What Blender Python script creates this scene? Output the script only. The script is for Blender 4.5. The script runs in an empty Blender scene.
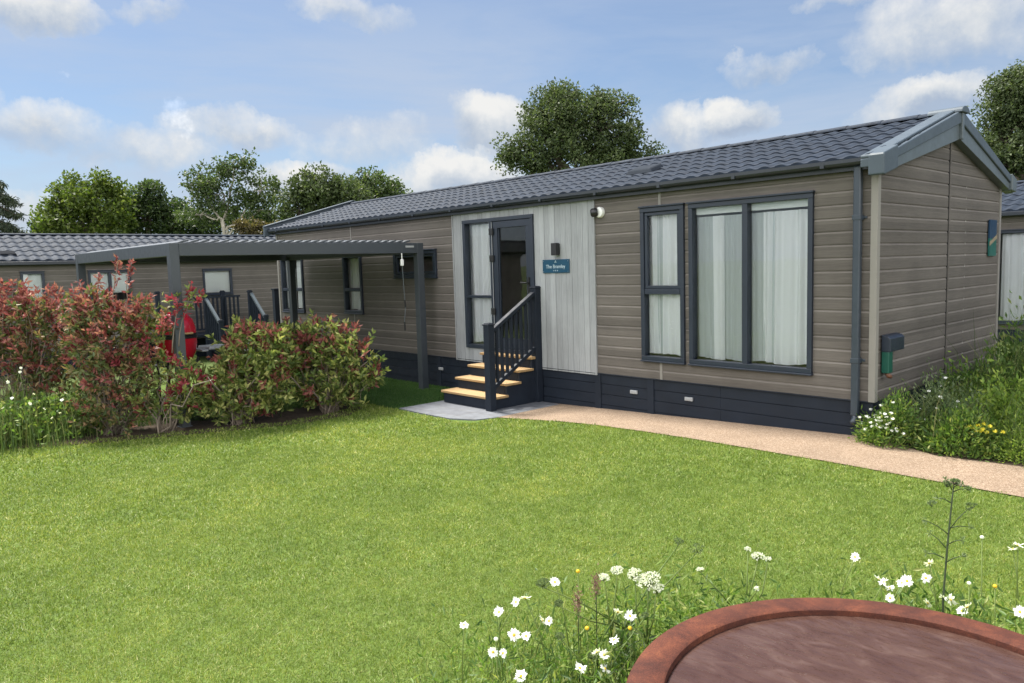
import bpy, bmesh, math, random
import numpy as np
from mathutils import Vector, Matrix
R_ = math.radians
rng = np.random.default_rng(7)
random.seed(7)
scene = bpy.context.scene
COL = scene.collection

# ------------------------------------------------------------------ camera
CAM = np.array([3.1208, -7.7666, 1.818])
CR = np.array([0.6799, 0.7328, -0.0292]); CU = np.array([-0.0513, 0.0873, 0.9949]); CF = np.array([-0.7315, 0.6749, -0.097])
FPX = 768.28
cam = bpy.data.objects.new('camera', bpy.data.cameras.new('camera')); COL.objects.link(cam)
cam.data.sensor_width = 36; cam.data.lens = FPX / 1024 * 36; cam.data.clip_start = .05; cam.data.clip_end = 2000
mw = Matrix.Identity(4)
for i in range(3):
    mw[i][0], mw[i][1], mw[i][2], mw[i][3] = CR[i], CU[i], -CF[i], CAM[i]
cam.matrix_world = mw
scene.camera = cam

def unit(v): return v / (np.linalg.norm(v, axis=-1, keepdims=True) + 1e-9)
def ray(x, y): return CR * (x - 512) / FPX - CU * (y - 341.5) / FPX + CF
def D(x, y, dep): return CAM + ray(x, y) * dep
def gz(x):
    z = .0331 * max(-4.5, min(0., x))
    if x < -12: z -= .3 * min(1., (-12 - x) / 3)
    return z
def Gnd(x, y):
    d = ray(x, y); z = 0.
    for _ in range(8):
        p = CAM + d * (z - CAM[2]) / d[2]; z = gz(p[0])
    return p

# ------------------------------------------------------------------ objects
WL = {}
def tag(o, label=None, cat=None, group=None, kind=None):
    if label: o['label'] = label
    if cat: o['category'] = cat
    if group: o['group'] = group
    if kind: o['kind'] = kind
    return o
def thing(name, loc, label, cat, group=None, rz=0):
    o = bpy.data.objects.new(name, None); COL.objects.link(o); o.location = loc; o.rotation_euler = (0, 0, rz)
    o.empty_display_size = .2
    WL[o.name] = np.array(loc, float)
    return tag(o, label, cat, group)
def link(name, me, parent=None):
    o = bpy.data.objects.new(name, me); COL.objects.link(o)
    if parent is not None:
        o.parent = parent; WL[o.name] = WL[parent.name]
    else: WL[o.name] = np.zeros(3)
    return o
def copy_tree(o, parent=None):
    c = o.copy(); COL.objects.link(c)
    if parent is not None: c.parent = parent
    for ch in list(o.children): copy_tree(ch, c)
    return c

def np_mesh(name, V, F, mat, parent=None, smooth=False, origin=None):
    V = np.asarray(V, np.float32).reshape(-1, 3); F = np.asarray(F, np.int32)
    org = WL[parent.name] if parent is not None else (origin if origin is not None else np.zeros(3))
    V = V - np.asarray(org, np.float32)
    me = bpy.data.meshes.new(name); k = F.shape[1]
    me.vertices.add(len(V)); me.vertices.foreach_set('co', V.ravel())
    me.loops.add(F.size); me.loops.foreach_set('vertex_index', F.ravel())
    me.polygons.add(len(F)); me.polygons.foreach_set('loop_start', np.arange(0, F.size, k, dtype=np.int32))
    try: me.polygons.foreach_set('loop_total', np.full(len(F), k, np.int32))
    except Exception: pass
    if smooth: me.polygons.foreach_set('use_smooth', np.ones(len(F), bool))
    me.materials.append(mat); me.update(calc_edges=True); me.validate()
    o = link(name, me, parent)
    if parent is None and origin is not None: o.location = origin; WL[o.name] = np.array(origin, float)
    return o

class MB:
    def __init__(s): s.v = []; s.f = []; s.m = []; s.mi = 0
    def add(s, vs, fs):
        b = len(s.v); s.v += [tuple(map(float, v)) for v in vs]
        for f in fs: s.f.append(tuple(b + i for i in f)); s.m.append(s.mi)
    def quad(s, *p): s.add(p, [tuple(range(len(p)))])
    def hexa(s, p): s.add(p, [(0,3,2,1), (4,5,6,7), (0,1,5,4), (1,2,6,5), (2,3,7,6), (3,0,4,7)])
    def box(s, x0, x1, y0, y1, z0, z1):
        s.hexa([(x0,y0,z0),(x1,y0,z0),(x1,y1,z0),(x0,y1,z0),(x0,y0,z1),(x1,y0,z1),(x1,y1,z1),(x0,y1,z1)])
    def wbox(s, W, a0, a1, d0, d1, z0, z1):
        P = W.P
        s.hexa([P(a0,d0,z0),P(a1,d0,z0),P(a1,d1,z0),P(a0,d1,z0),P(a0,d0,z1),P(a1,d0,z1),P(a1,d1,z1),P(a0,d1,z1)])
    def bar(s, p, q, w, h, up=(0,0,1)):
        p = np.array(p, float); q = np.array(q, float); d = q - p; d /= np.linalg.norm(d)
        r = np.cross(d, up); n = np.linalg.norm(r); r = r / n if n > 1e-6 else np.array([1.,0,0]); u = np.cross(r, d)
        c = [(-w/2,-h/2),(w/2,-h/2),(w/2,h/2),(-w/2,h/2)]
        s.hexa([p + r*a + u*b for a, b in c] + [q + r*a + u*b for a, b in c])
    def prism(s, poly, vec):
        n = len(poly); poly = [np.array(p, float) for p in poly]; vec = np.array(vec, float)
        s.add(poly + [p + vec for p in poly], [tuple(range(n))[::-1], tuple(range(n, 2*n))] + [(i, (i+1) % n, n + (i+1) % n, n + i) for i in range(n)])
    def tube(s, pts, rad, n=8, cap=True):
        pts = [np.array(p, float) for p in pts]; N = len(pts)
        if not hasattr(rad, '__len__'): rad = [rad] * N
        vs = []; ref = None
        for i, p in enumerate(pts):
            d = pts[min(i+1, N-1)] - pts[max(i-1, 0)]; d = d / (np.linalg.norm(d) + 1e-9)
            if ref is None: ref = np.array([1.,0,0]) if abs(d[0]) < .8 else np.array([0,1.,0])
            a = np.cross(d, ref); a /= np.linalg.norm(a) + 1e-9; b = np.cross(d, a); ref = np.cross(a, d)
            for k in range(n):
                t = 2*math.pi*k/n; vs.append(p + rad[i]*(a*math.cos(t) + b*math.sin(t)))
        fs = [(i*n+k, i*n+(k+1) % n, (i+1)*n+(k+1) % n, (i+1)*n+k) for i in range(N-1) for k in range(n)]
        if cap: fs += [tuple(range(n))[::-1], tuple((N-1)*n + k for k in range(n))]
        s.add(vs, fs)
    def lathe(s, c, prof, n=48, closed=False):
        c = np.array(c, float); vs = []; m = len(prof)
        for r, z in prof:
            for k in range(n):
                t = 2*math.pi*k/n; vs.append(c + np.array([r*math.cos(t), r*math.sin(t), z]))
        fs = [(i*n+k, i*n+(k+1) % n, (i+1)*n+(k+1) % n, (i+1)*n+k) for i in range(m-1) for k in range(n)]
        if not closed:
            if prof[0][0] > 1e-4: fs.append(tuple(range(n))[::-1])
            if prof[-1][0] > 1e-4: fs.append(tuple((m-1)*n + k for k in range(n)))
        s.add(vs, fs)
    def build(s, name, mats, parent=None, smooth=False, bevel=0, origin=None, angle=None, flip=True):
        if not isinstance(mats, (list, tuple)): mats = [mats]
        org = WL[parent.name] if parent is not None else (np.array(origin, float) if origin is not None else np.zeros(3))
        me = bpy.data.meshes.new(name)
        me.from_pydata([tuple(np.array(v) - org) for v in s.v], [], s.f)
        for m in mats: me.materials.append(m)
        if len(mats) > 1: me.polygons.foreach_set('material_index', s.m)
        if flip: bm = bmesh.new(); bm.from_mesh(me); bmesh.ops.recalc_face_normals(bm, faces=bm.faces); bm.to_mesh(me); bm.free()
        if smooth:
            me.polygons.foreach_set('use_smooth', [True]*len(me.polygons))
            if angle: me.set_sharp_from_angle(angle=R_(angle))
        me.update()
        o = link(name, me, parent)
        if parent is None and origin is not None: o.location = origin; WL[o.name] = org
        if bevel:
            b = o.modifiers.new('edge', 'BEVEL'); b.width = bevel; b.segments = 2; b.limit_method = 'ANGLE'; b.angle_limit = R_(50)
        return o

class Wall:
    def __init__(s, org, d, n): s.o = np.array(org, float); s.d = np.array(d, float); s.n = np.array(n, float)
    def P(s, a, d, z): return s.o + s.d*a + s.n*d + np.array([0, 0, z])

# ------------------------------------------------------------------ materials
class NT:
    def __init__(s, name):
        s.m = bpy.data.materials.new(name); s.m.use_nodes = True; s.t = s.m.node_tree; s.n = s.t.nodes
        s.b = s.n['Principled BSDF']; s.out = s.n['Material Output']
    def new(s, ty, **k):
        nd = s.n.new(ty)
        for a, v in k.items(): setattr(nd, a, v)
        return nd
    def L(s, a, b): s.t.links.new(a, b)
    def coord(s, scale=(1,1,1), which='Object'):
        c = s.new('ShaderNodeTexCoord'); m = s.new('ShaderNodeMapping'); m.inputs['Scale'].default_value = scale
        s.L(c.outputs[which], m.inputs['Vector']); return m.outputs[0]
    def noise(s, vec, scale, detail=4, rough=.55, dist=0):
        n = s.new('ShaderNodeTexNoise'); n.inputs['Scale'].default_value = scale; n.inputs['Detail'].default_value = detail
        n.inputs['Roughness'].default_value = rough; n.inputs['Distortion'].default_value = dist
        if vec is not None: s.L(vec, n.inputs['Vector'])
        return n.outputs['Fac']
    def ramp(s, fac, stops):
        r = s.new('ShaderNodeValToRGB'); e = r.color_ramp.elements
        while len(e) < len(stops): e.new(.5)
        for el, (p, c) in zip(e, stops):
            el.position = p; el.color = (*c, 1) if hasattr(c, '__len__') else (c, c, c, 1)
        s.L(fac, r.inputs[0]); return r.outputs[0]
    def mix(s, fac, a, b, mode='MIX'):
        m = s.new('ShaderNodeMix', data_type='RGBA', blend_type=mode)
        for k, v in ((0, fac), (6, a), (7, b)):
            if isinstance(v, (int, float)): m.inputs[k].default_value = v
            elif hasattr(v, '__len__'): m.inputs[k].default_value = (*v, 1)
            else: s.L(v, m.inputs[k])
        return m.outputs[2]
    def math(s, op, a, b=0., clamp=False):
        m = s.new('ShaderNodeMath', operation=op, use_clamp=clamp)
        for i, v in enumerate((a, b)):
            if isinstance(v, (int, float)): m.inputs[i].default_value = v
            else: s.L(v, m.inputs[i])
        return m.outputs[0]
    def bump(s, h, strength=.3, dist=.01):
        b = s.new('ShaderNodeBump'); b.inputs['Strength'].default_value = strength; b.inputs['Distance'].default_value = dist
        s.L(h, b.inputs['Height']); s.L(b.outputs[0], s.b.inputs['Normal'])
    def base(s, c):
        if hasattr(c, '__len__'): s.b.inputs['Base Color'].default_value = (*c, 1)
        else: s.L(c, s.b.inputs['Base Color'])
    def set(s, rough=None, spec=None, metal=None):
        for k, v in (('Roughness', rough), ('Specular IOR Level', spec), ('Metallic', metal)):
            if v is None: continue
            if isinstance(v, (int, float)): s.b.inputs[k].default_value = v
            else: s.L(v, s.b.inputs[k])

def painted(name, c, rough=.45, var=.12, spec=.5, scale=3):
    t = NT(name); v = t.coord(); n = t.noise(v, scale, 6, .65)
    c = np.array(c); t.base(t.ramp(n, [(.3, tuple(c*(1-var))), (.7, tuple(c*(1+var)))]))
    t.set(rough=t.ramp(t.noise(v, scale*4, 4), [(.3, rough*.85), (.75, min(1, rough*1.2))]), spec=spec)
    t.bump(t.noise(v, 160, 2), .04, .002)
    return t.m

def boards_mat(name, c, horiz=True, spread=.14, phase=.4755, pitch=.13325):
    t = NT(name); v = t.coord()
    g = t.coord((1.6, 1.6, 55) if horiz else (60, 60, 1.6))
    grain = t.noise(g, 2.2, 7, .62, .6); fine = t.noise(t.coord((5, 5, 190) if horiz else (200, 200, 5)), 2.2, 3, .6)
    sep = t.new('ShaderNodeSeparateXYZ'); t.L(v, sep.inputs[0])
    if horiz: idx = t.math('FLOOR', t.math('DIVIDE', t.math('SUBTRACT', sep.outputs[2], phase - .004), pitch))
    else: idx = t.math('FLOOR', t.math('DIVIDE', sep.outputs[0], pitch))
    w = t.new('ShaderNodeTexWhiteNoise', noise_dimensions='1D'); t.L(idx, w.inputs['W'])
    c = np.array(c)
    col = t.ramp(grain, [(.28, tuple(c*.70)), (.5, tuple(c)), (.74, tuple(c*1.28))])
    col = t.mix(.35, col, t.ramp(fine, [(.3, tuple(c*.72)), (.7, tuple(c*1.25))]))
    col = t.mix(1, col, t.ramp(w.outputs['Value'], [(0, 1-spread), (1, 1+spread)]), 'MULTIPLY')
    col = t.mix(1, col, t.ramp(t.noise(v, .9, 5, .6), [(.3, .84), (.7, 1.13)]), 'MULTIPLY')
    t.base(col); t.set(rough=.72, spec=.25); t.bump(grain, .25, .004)
    return t.m

def leaf_mat(name, stops, trans=.3, rough=.45, patch=0., patch_scale=.6, spec=.35, tint=(1.25, 1.35, .7)):
    t = NT(name); g = t.new('ShaderNodeNewGeometry')
    col = t.ramp(g.outputs['Random Per Island'], stops)
    if patch:
        n = t.noise(t.coord(), patch_scale, 4, .6)
        col = t.mix(1, col, t.ramp(n, [(.3, (1-patch, 1-patch*.8, 1-patch*.8)), (.7, (1+patch, 1+patch*.8, 1+patch*.4))]), 'MULTIPLY')
    t.base(col); t.set(rough=rough, spec=spec)
    tr = t.new('ShaderNodeBsdfTranslucent'); t.L(t.mix(1, col, tint, 'MULTIPLY'), tr.inputs[0])
    mx = t.new('ShaderNodeMixShader'); mx.inputs[0].default_value = trans
    t.L(t.b.outputs[0], mx.inputs[1]); t.L(tr.outputs[0], mx.inputs[2]); t.L(mx.outputs[0], t.out.inputs[0])
    return t.m

def glass_mat(name, tint=(.97, .985, .98)):
    t = NT(name); fr = t.new('ShaderNodeFresnel'); fr.inputs[0].default_value = 1.6
    gl = t.new('ShaderNodeBsdfGlossy'); gl.inputs['Roughness'].default_value = .015
    wv = t.new('ShaderNodeBump'); wv.inputs['Strength'].default_value = .05; wv.inputs['Distance'].default_value = .02
    t.L(t.noise(t.coord(), 1.8, 2), wv.inputs['Height']); t.L(wv.outputs[0], gl.inputs['Normal'])
    tr = t.new('ShaderNodeBsdfTransparent'); tr.inputs[0].default_value = (*tint, 1)
    mx = t.new('ShaderNodeMixShader'); f = t.math('MULTIPLY', fr.outputs[0], 1.7, True)
    t.L(f, mx.inputs[0]); t.L(tr.outputs[0], mx.inputs[1]); t.L(gl.outputs[0], mx.inputs[2]); t.L(mx.outputs[0], t.out.inputs[0])
    return t.m

def cloth_mat(name, c, sheer=0.):
    t = NT(name); t.base(c); t.set(rough=.9, spec=.1)
    tr = t.new('ShaderNodeBsdfTranslucent'); tr.inputs[0].default_value = (*c, 1)
    mx = t.new('ShaderNodeMixShader'); mx.inputs[0].default_value = .12
    t.L(t.b.outputs[0], mx.inputs[1]); t.L(tr.outputs[0], mx.inputs[2]); o = mx.outputs[0]
    if sheer:
        tp = t.new('ShaderNodeBsdfTransparent'); m2 = t.new('ShaderNodeMixShader'); m2.inputs[0].default_value = sheer
        t.L(o, m2.inputs[1]); t.L(tp.outputs[0], m2.inputs[2]); o = m2.outputs[0]
    t.L(o, t.out.inputs[0]); return t.m

BOARD = (.117, .104, .093)
m_board = boards_mat('taupe cladding', BOARD)
m_bevel_lit = boards_mat('taupe cladding bevel painted sky lit', tuple(np.array(BOARD)*1.42))  # paler board colour paints in the sky light caught by the bevels
m_trim = painted('taupe trim', (.21, .197, .18), .6, .08)
m_gable_trim = painted('pale taupe corner trim', (.225, .212, .19), .6, .06)
m_panel = boards_mat('weathered grey timber', (.295, .305, .315), False, .12, pitch=.102)
m_anth = painted('anthracite frame', (.015, .022, .037), .42)
m_skirt = painted('dark blue skirting board', (.012, .017, .027), .62, .2, .25)
m_roof = painted('slate grey metal tile', (.020, .028, .043), .72, .35, .15, 6)
m_vergecap = painted('satin grey capping', (.068, .088, .108), .5, .08, .3)
m_fascia = painted('grey green fascia', (.085, .105, .115), .42, .08)
m_gutter = painted('dark gutter plastic', (.020, .025, .034), .35, .1)
m_pipe = painted('dark downpipe plastic', (.035, .046, .062), .35, .1)
m_perg = painted('pergola powder coat', (.042, .050, .060), .42, .06)
m_dark = painted('black plastic', (.012, .012, .014), .4)
m_white = painted('white plastic', (.78, .78, .76), .4, .04)
m_grey = painted('mid grey plastic', (.34, .35, .36), .5, .08)
m_glass = glass_mat('window glass')
m_curtain = cloth_mat('white curtain', (.93, .95, .99))
m_net = cloth_mat('sheer net curtain', (.66, .71, .74), .08)
m_blind = cloth_mat('pale blind', (.86, .90, .90))
m_inner = painted('room wall', (.42, .41, .39), .9, .2)
m_steel = NT('steel'); m_steel.base((.6, .6, .6)); m_steel.set(.3, .5, 1.); m_steel = m_steel.m
m_soil = painted('bare soil', (.055, .042, .03), .95, .5, .1, 25)

def wood_mat():
    t = NT('honey decking tread'); g = t.coord((1.5, 60, 60)); n = t.noise(g, 2, 6, .6, .4)
    t.base(t.ramp(n, [(.3, (.28, .175, .08)), (.6, (.38, .255, .125)), (.8, (.44, .31, .165))])); t.set(rough=.6, spec=.3); t.bump(n, .2, .003); return t.m
m_tread = wood_mat()

def path_mat():
    t = NT('bonded gravel'); v = t.coord()
    vo = t.new('ShaderNodeTexVoronoi'); vo.inputs['Scale'].default_value = 170; t.L(v, vo.inputs['Vector'])
    sep = t.new('ShaderNodeSeparateColor'); t.L(vo.outputs['Color'], sep.inputs[0])
    col = t.ramp(sep.outputs[0], [(0, (.12, .078, .052)), (.4, (.205, .145, .10)), (.75, (.265, .20, .14)), (1, (.36, .29, .225))])
    col = t.mix(1, col, t.ramp(t.noise(v, 1.3, 6, .6), [(.3, .84), (.7, 1.1)]), 'MULTIPLY')
    col = t.mix(1, col, t.ramp(t.noise(v, 30, 3, .6), [(.3, .88), (.7, 1.1)]), 'MULTIPLY')
    t.base(col); t.set(rough=.85, spec=.2); t.bump(vo.outputs['Distance'], .5, .004); return t.m
def slab_mat():
    t = NT('grey granite slab'); v = t.coord()
    br = t.new('ShaderNodeTexBrick'); br.inputs['Scale'].default_value = 1.; br.inputs['Brick Width'].default_value = .6; br.inputs['Row Height'].default_value = .3
    br.inputs['Mortar Size'].default_value = .006; br.inputs['Color1'].default_value = (.14, .15, .168, 1); br.inputs['Color2'].default_value = (.115, .122, .14, 1); br.inputs['Mortar'].default_value = (.12, .12, .12, 1)
    t.L(v, br.inputs['Vector'])
    col = t.mix(1, br.outputs['Color'], t.ramp(t.noise(v, 9, 6, .7), [(.3, .75), (.7, 1.2)]), 'MULTIPLY')
    t.base(col); t.set(rough=.75, spec=.3); t.bump(t.noise(v, 60, 4), .2, .004); return t.m
def ground_mat(name, a, b, c, sc=1.):
    t = NT(name); v = t.coord()
    col = t.ramp(t.noise(v, 5*sc, 8, .7), [(.3, a), (.55, b), (.75, c)])
    col = t.mix(1, col, t.ramp(t.noise(v, 60*sc, 4, .7), [(.3, .6), (.7, 1.35)]), 'MULTIPLY')
    t.base(col); t.set(rough=.95, spec=.1); t.bump(t.noise(v, 90, 4), .6, .02); return t.m
m_path = path_mat(); m_slab = slab_mat()
m_lawn = ground_mat('lawn thatch', (.07, .11, .022), (.10, .15, .034), (.13, .17, .045))
m_ground = ground_mat('meadow ground', (.05, .075, .02), (.07, .10, .03), (.10, .11, .04), .4)
m_turf = ground_mat('artificial turf', (.03, .07, .02), (.04, .085, .025), (.05, .10, .03), 3)

def grass_blade_mat(name, stops, amp=.24):
    t = NT(name); g = t.new('ShaderNodeNewGeometry')
    col = t.ramp(g.outputs['Random Per Island'], stops); v = t.coord()
    big = t.ramp(t.noise(v, .8, 5, .6, .5), [(.32, (1-amp*.9, 1-amp*.7, 1-amp)), (.5, (1, 1, 1)), (.68, (1+amp*1.1, 1+amp*.65, 1+amp*.6))])
    small = t.ramp(t.noise(v, 7, 4, .65), [(.3, (1-amp, 1-amp*.8, 1-amp)), (.7, (1+amp*1.1, 1+amp*.8, 1+amp))])
    col = t.mix(1, t.mix(1, col, big, 'MULTIPLY'), small, 'MULTIPLY')
    t.base(col); t.set(rough=.5, spec=.25)
    tr = t.new('ShaderNodeBsdfTranslucent'); t.L(t.mix(1, col, (1.3, 1.25, .7), 'MULTIPLY'), tr.inputs[0])
    mx = t.new('ShaderNodeMixShader'); mx.inputs[0].default_value = .35
    t.L(t.b.outputs[0], mx.inputs[1]); t.L(tr.outputs[0], mx.inputs[2]); t.L(mx.outputs[0], t.out.inputs[0]); return t.m
m_grass = grass_blade_mat('lawn blades', [(0, (.075, .125, .02)), (.3, (.135, .205, .033)), (.75, (.20, .27, .055)), (.93, (.29, .335, .11)), (1, (.44, .45, .23))])
m_turfblade = grass_blade_mat('turf pile', [(0, (.03, .08, .02)), (.6, (.055, .12, .03)), (1, (.09, .15, .05))], .1)
m_tall = leaf_mat('tall grass', [(0, (.045, .085, .022)), (.6, (.085, .14, .034)), (.88, (.15, .18, .06)), (1, (.28, .25, .12))], .35, .5, tint=(1.15, 1.2, .8))
m_herb = leaf_mat('meadow herb leaf', [(0, (0.053, 0.105, 0.026)), (.5, (0.105, 0.185, 0.039)), (.85, (0.194, 0.272, 0.061)), (1, (0.299, 0.316, 0.105))], 0.42, .5, .2, 1.5)
m_herb2 = leaf_mat('bright herb leaf', [(0, (0.105, 0.176, 0.031)), (.5, (0.194, 0.299, 0.053)), (1, (0.351, 0.421, 0.088))], 0.42, .5, .2, 1.5)
m_grey_herb = leaf_mat('grey green leaf', [(0, (0.070, 0.105, 0.053)), (.6, (0.150, 0.202, 0.096)), (1, (0.246, 0.299, 0.157))], 0.42, .6)
m_stem = leaf_mat('green stem', [(0, (.09, .14, .03)), (1, (.17, .22, .06))], .1, .5)
m_darkstem = leaf_mat('dark stem', [(0, (.035, .05, .025)), (1, (.05, .07, .03))], .05, .6)
m_petal = leaf_mat('white petal', [(0, (.78, .78, .76)), (1, (.88, .88, .87))], .3, .6, spec=.2)
m_yellow = leaf_mat('yellow flower', [(0, (.70, .42, .02)), (1, (.80, .56, .04))], .2, .6)
m_bedyellow = leaf_mat('lemon yellow flower', [(0, (.50, .42, .02)), (1, (.62, .54, .05))], .2, .6)
m_umbel = leaf_mat('white umbel', [(0, (.62, .63, .58)), (1, (.86, .86, .84))], .3, .7)
m_seed = leaf_mat('brown seed head', [(0, (.16, .09, .07)), (1, (.28, .17, .13))], .2, .7)
m_red = leaf_mat('red young leaf', [(0, (0.148, 0.042, 0.042)), (.35, (0.267, 0.078, 0.074)), (.7, (0.336, 0.129, 0.106)), (1, (0.376, 0.202, 0.119))], .38, .5, spec=.25, tint=(1.1, 1., .9))
m_crimson = leaf_mat('crimson young leaf', [(0, (.22, .03, .045)), (1, (.38, .085, .095))], .36, .5, spec=.25, tint=(1.1, 1., .9))
m_bronze = leaf_mat('bronze leaf', [(0, (0.062, 0.094, 0.035)), (.5, (0.125, 0.156, 0.053)), (.8, (0.213, 0.163, 0.075)), (1, (0.312, 0.188, 0.112))], .36, .5, spec=.25, tint=(1.15, 1.2, .8))
m_hedge = leaf_mat('yellow green leaf', [(0, (0.072, 0.114, 0.031)), (.45, (0.168, 0.216, 0.060)), (.8, (0.312, 0.336, 0.102)), (1, (0.456, 0.432, 0.168))], .38, .5, spec=.25, tint=(1.15, 1.2, .8))
m_twig = painted('shrub twig', (.20, .16, .125), .8, .3)
m_bark = painted('tree bark', (.10, .085, .065), .9, .35, .1, 5)
m_palebark = painted('pale bark', (.34, .31, .26), .85, .3, .1, 5)
m_tree_y = leaf_mat('yellow green crown', [(0, (0.050, 0.080, 0.017)), (.6, (0.091, 0.132, 0.025)), (1, (0.146, 0.180, 0.039))], 0.4, .5, .22, .5)
m_tree_d = leaf_mat('dark crown', [(0, (0.023, 0.044, 0.017)), (.6, (0.044, 0.073, 0.025)), (1, (0.073, 0.104, 0.033))], 0.4, .5, .22, .5)
m_tree_m = leaf_mat('mid green crown', [(0, (0.038, 0.061, 0.023)), (.6, (0.073, 0.104, 0.038)), (1, (0.115, 0.145, 0.061))], .36, .55, .22, .5, tint=(1.15, 1.2, .8))
m_tree_g = leaf_mat('grey green crown', [(0, (0.037, 0.063, 0.023)), (.6, (0.063, 0.094, 0.035)), (1, (0.094, 0.125, 0.052))], 0.4, .5, .2, .5)
m_needle = leaf_mat('cedar needles', [(0, (.022, .035, .02)), (1, (.05, .065, .035))], .1, .6)
m_tree_b = leaf_mat('brownish crown', [(0, (0.051, 0.047, 0.021)), (.6, (0.087, 0.072, 0.036)), (1, (0.131, 0.102, 0.058))], 0.4, .5, .2, .5)

def corten_mat():
    t = NT('rusted steel'); v = t.coord()
    col = t.ramp(t.noise(v, 6, 10, .78, .4), [(.28, (.030, .010, .008)), (.44, (.062, .019, .012)), (.58, (.105, .032, .017)), (.72, (.18, .062, .028))])
    col = t.mix(1, col, t.ramp(t.noise(v, 220, 2, .6), [(.3, .62), (.7, 1.3)]), 'MULTIPLY')
    t.base(col); t.set(rough=.8, spec=.25); t.bump(t.noise(v, 260, 3), .5, .003); return t.m
m_corten = corten_mat()
def water_mat():
    t = NT('shallow brown water'); v = t.coord((1, 1, 1)); st = t.coord((7, 15, 1))
    col = t.ramp(t.noise(st, 1.1, 5, .55, .8), [(.3, (.044, .022, .017)), (.55, (.062, .034, .027)), (.75, (.09, .056, .046))])
    t.base(col); t.set(rough=.10, spec=.5); t.b.inputs['IOR'].default_value = 1.33
    h = t.math('ADD', t.noise(t.coord((10, 26, 1)), 1.6, 3, .5, .8), t.math('MULTIPLY', t.noise(v, 60, 2), .25))
    t.bump(h, .5, .0065); return t.m
m_water = water_mat()

# ------------------------------------------------------------------ setting: ground, lawn, path, slabs
def strip(name, xs, lo, hi, dz, mat, kind='structure'):
    V = []; F = []
    for i, x in enumerate(xs):
        V += [(x, lo[i], gz(x) + dz), (x, hi[i], gz(x) + dz)]
        if i: F.append((2*i-2, 2*i, 2*i+1, 2*i-1))
    o = np_mesh(name, V, F, mat); tag(o, kind=kind); return o
def xsplit(xs): return sorted(set(list(xs) + [-15, -12, -4.5, 0.]))
gx = [-1500, -400, -60] + list(range(-30, 31, 3)) + [-4.5, 60, 400, 1500]
gx = sorted(set(gx)); strip('ground', gx, [-1500]*len(gx), [1500]*len(gx), -.012, m_ground)
lx = [-11.9, -4.5, 0, 2, 4, 8, 14]
PATH_X = [-4.5, -4.0, -3.4, -2.82, -2.1, -1.37, -.7, -.18, 0, .69, 1.6, 2.4, 3.2, 4.5, 7]
PATH_LO = [-1.26, -1.14, -.99, -.93, -.95, -1.00, -1.08, -1.15, -1.16, -1.19, -1.24, -1.30, -1.42, -1.75, -2.6]
PATH_HI = [.02]*8 + [.02, -.36, -.27, -.3, -.38, -.6, -1.2]
def path_lo(x): return np.interp(x, PATH_X, PATH_LO)
strip('lawn', lx, [-11]*7, [-.02]*4 + [-1.2, -1.2, -1.2], -.004, m_lawn)
strip('path', PATH_X, PATH_LO, PATH_HI, .006, m_path)
# slab apron in front of the steps, each slab course inside one sheet with a real edge
mb = MB(); zs = gz(-5)
SL = [(-5.90, -1.66), (-5.3, -1.68), (-4.75, -1.66), (-4.42, -1.50), (-4.30, -1.20), (-4.32, -.02), (-5.90, -.02)]
mb.prism([(x, y, zs - .05) for x, y in SL], (0, 0, .064)); tag(mb.build('paving', m_slab), kind='structure')
strip('artificial_turf', [-11.9, -5.93], [-1.68, -1.68], [-.01, -.01], .002, m_turf)
# soil beds
strip('hedge_bed', [-8.6, -7.6, -7.0, -6.4, -6.05], [-7.6, -6.3, -5.35, -4.0, -3.1], [-5.0, -3.6, -2.0, -1.9, -2.4], .004, m_soil)
strip('flower_bed', [0.03, .4, .9, 2, 4.5, 9], [-.12, -.34, -.33, -.28, -.5, -2], [6.5]*6, .001, m_soil)

# ------------------------------------------------------------------ lodge kit
P_BOARD = .13325
def boards(mb, W, a0, a1, z0, z1, holes=(), zlim=None, phase=.4755, pitch=P_BOARD):
    pts = []
    k = math.floor((z0 - phase) / pitch) - 1
    while phase + k*pitch < z1 + pitch:
        zt = phase + k*pitch + .004; zb = zt - pitch
        pts += [(-.002, zb + .0005), (0., zb + .010), (0., zt - .024), (-.010, zt - .0035), (-.010, zt)]; k += 1
    cuts = sorted({z0, z1, *[h[2] for h in holes], *[h[3] for h in holes]})
    for (d0, p), (d1, q) in zip(pts, pts[1:]):
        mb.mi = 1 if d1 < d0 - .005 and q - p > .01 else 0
        segs = [p, *[c for c in cuts if p < c < q], q] if q - p > 1e-6 else [p, q]
        for s0, s1 in zip(segs, segs[1:]):
            m = (s0 + s1) / 2
            if m < z0 or m > z1: continue
            lo, hi = (a0, a1) if zlim is None else zlim(m)
            iv = [(max(lo, a0), min(hi, a1))]
            for h in holes:
                if h[2] <= m <= h[3]:
                    iv = [w for l, r in iv for w in ((l, min(r, h[0])), (max(l, h[1]), r)) if w[1] - w[0] > 1e-4]
            f = (lambda z: d0) if q - p < 1e-6 else (lambda z: d0 + (d1 - d0)*(z - p)/(q - p))
            for l, r in iv:
                if r <= l: continue
                if q - p < 1e-6: mb.quad(W.P(l, d0, p), W.P(r, d0, p), W.P(r, d1, q), W.P(l, d1, q))
                else: mb.quad(W.P(l, f(s0), s0), W.P(r, f(s0), s0), W.P(r, f(s1), s1), W.P(l, f(s1), s1))

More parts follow.
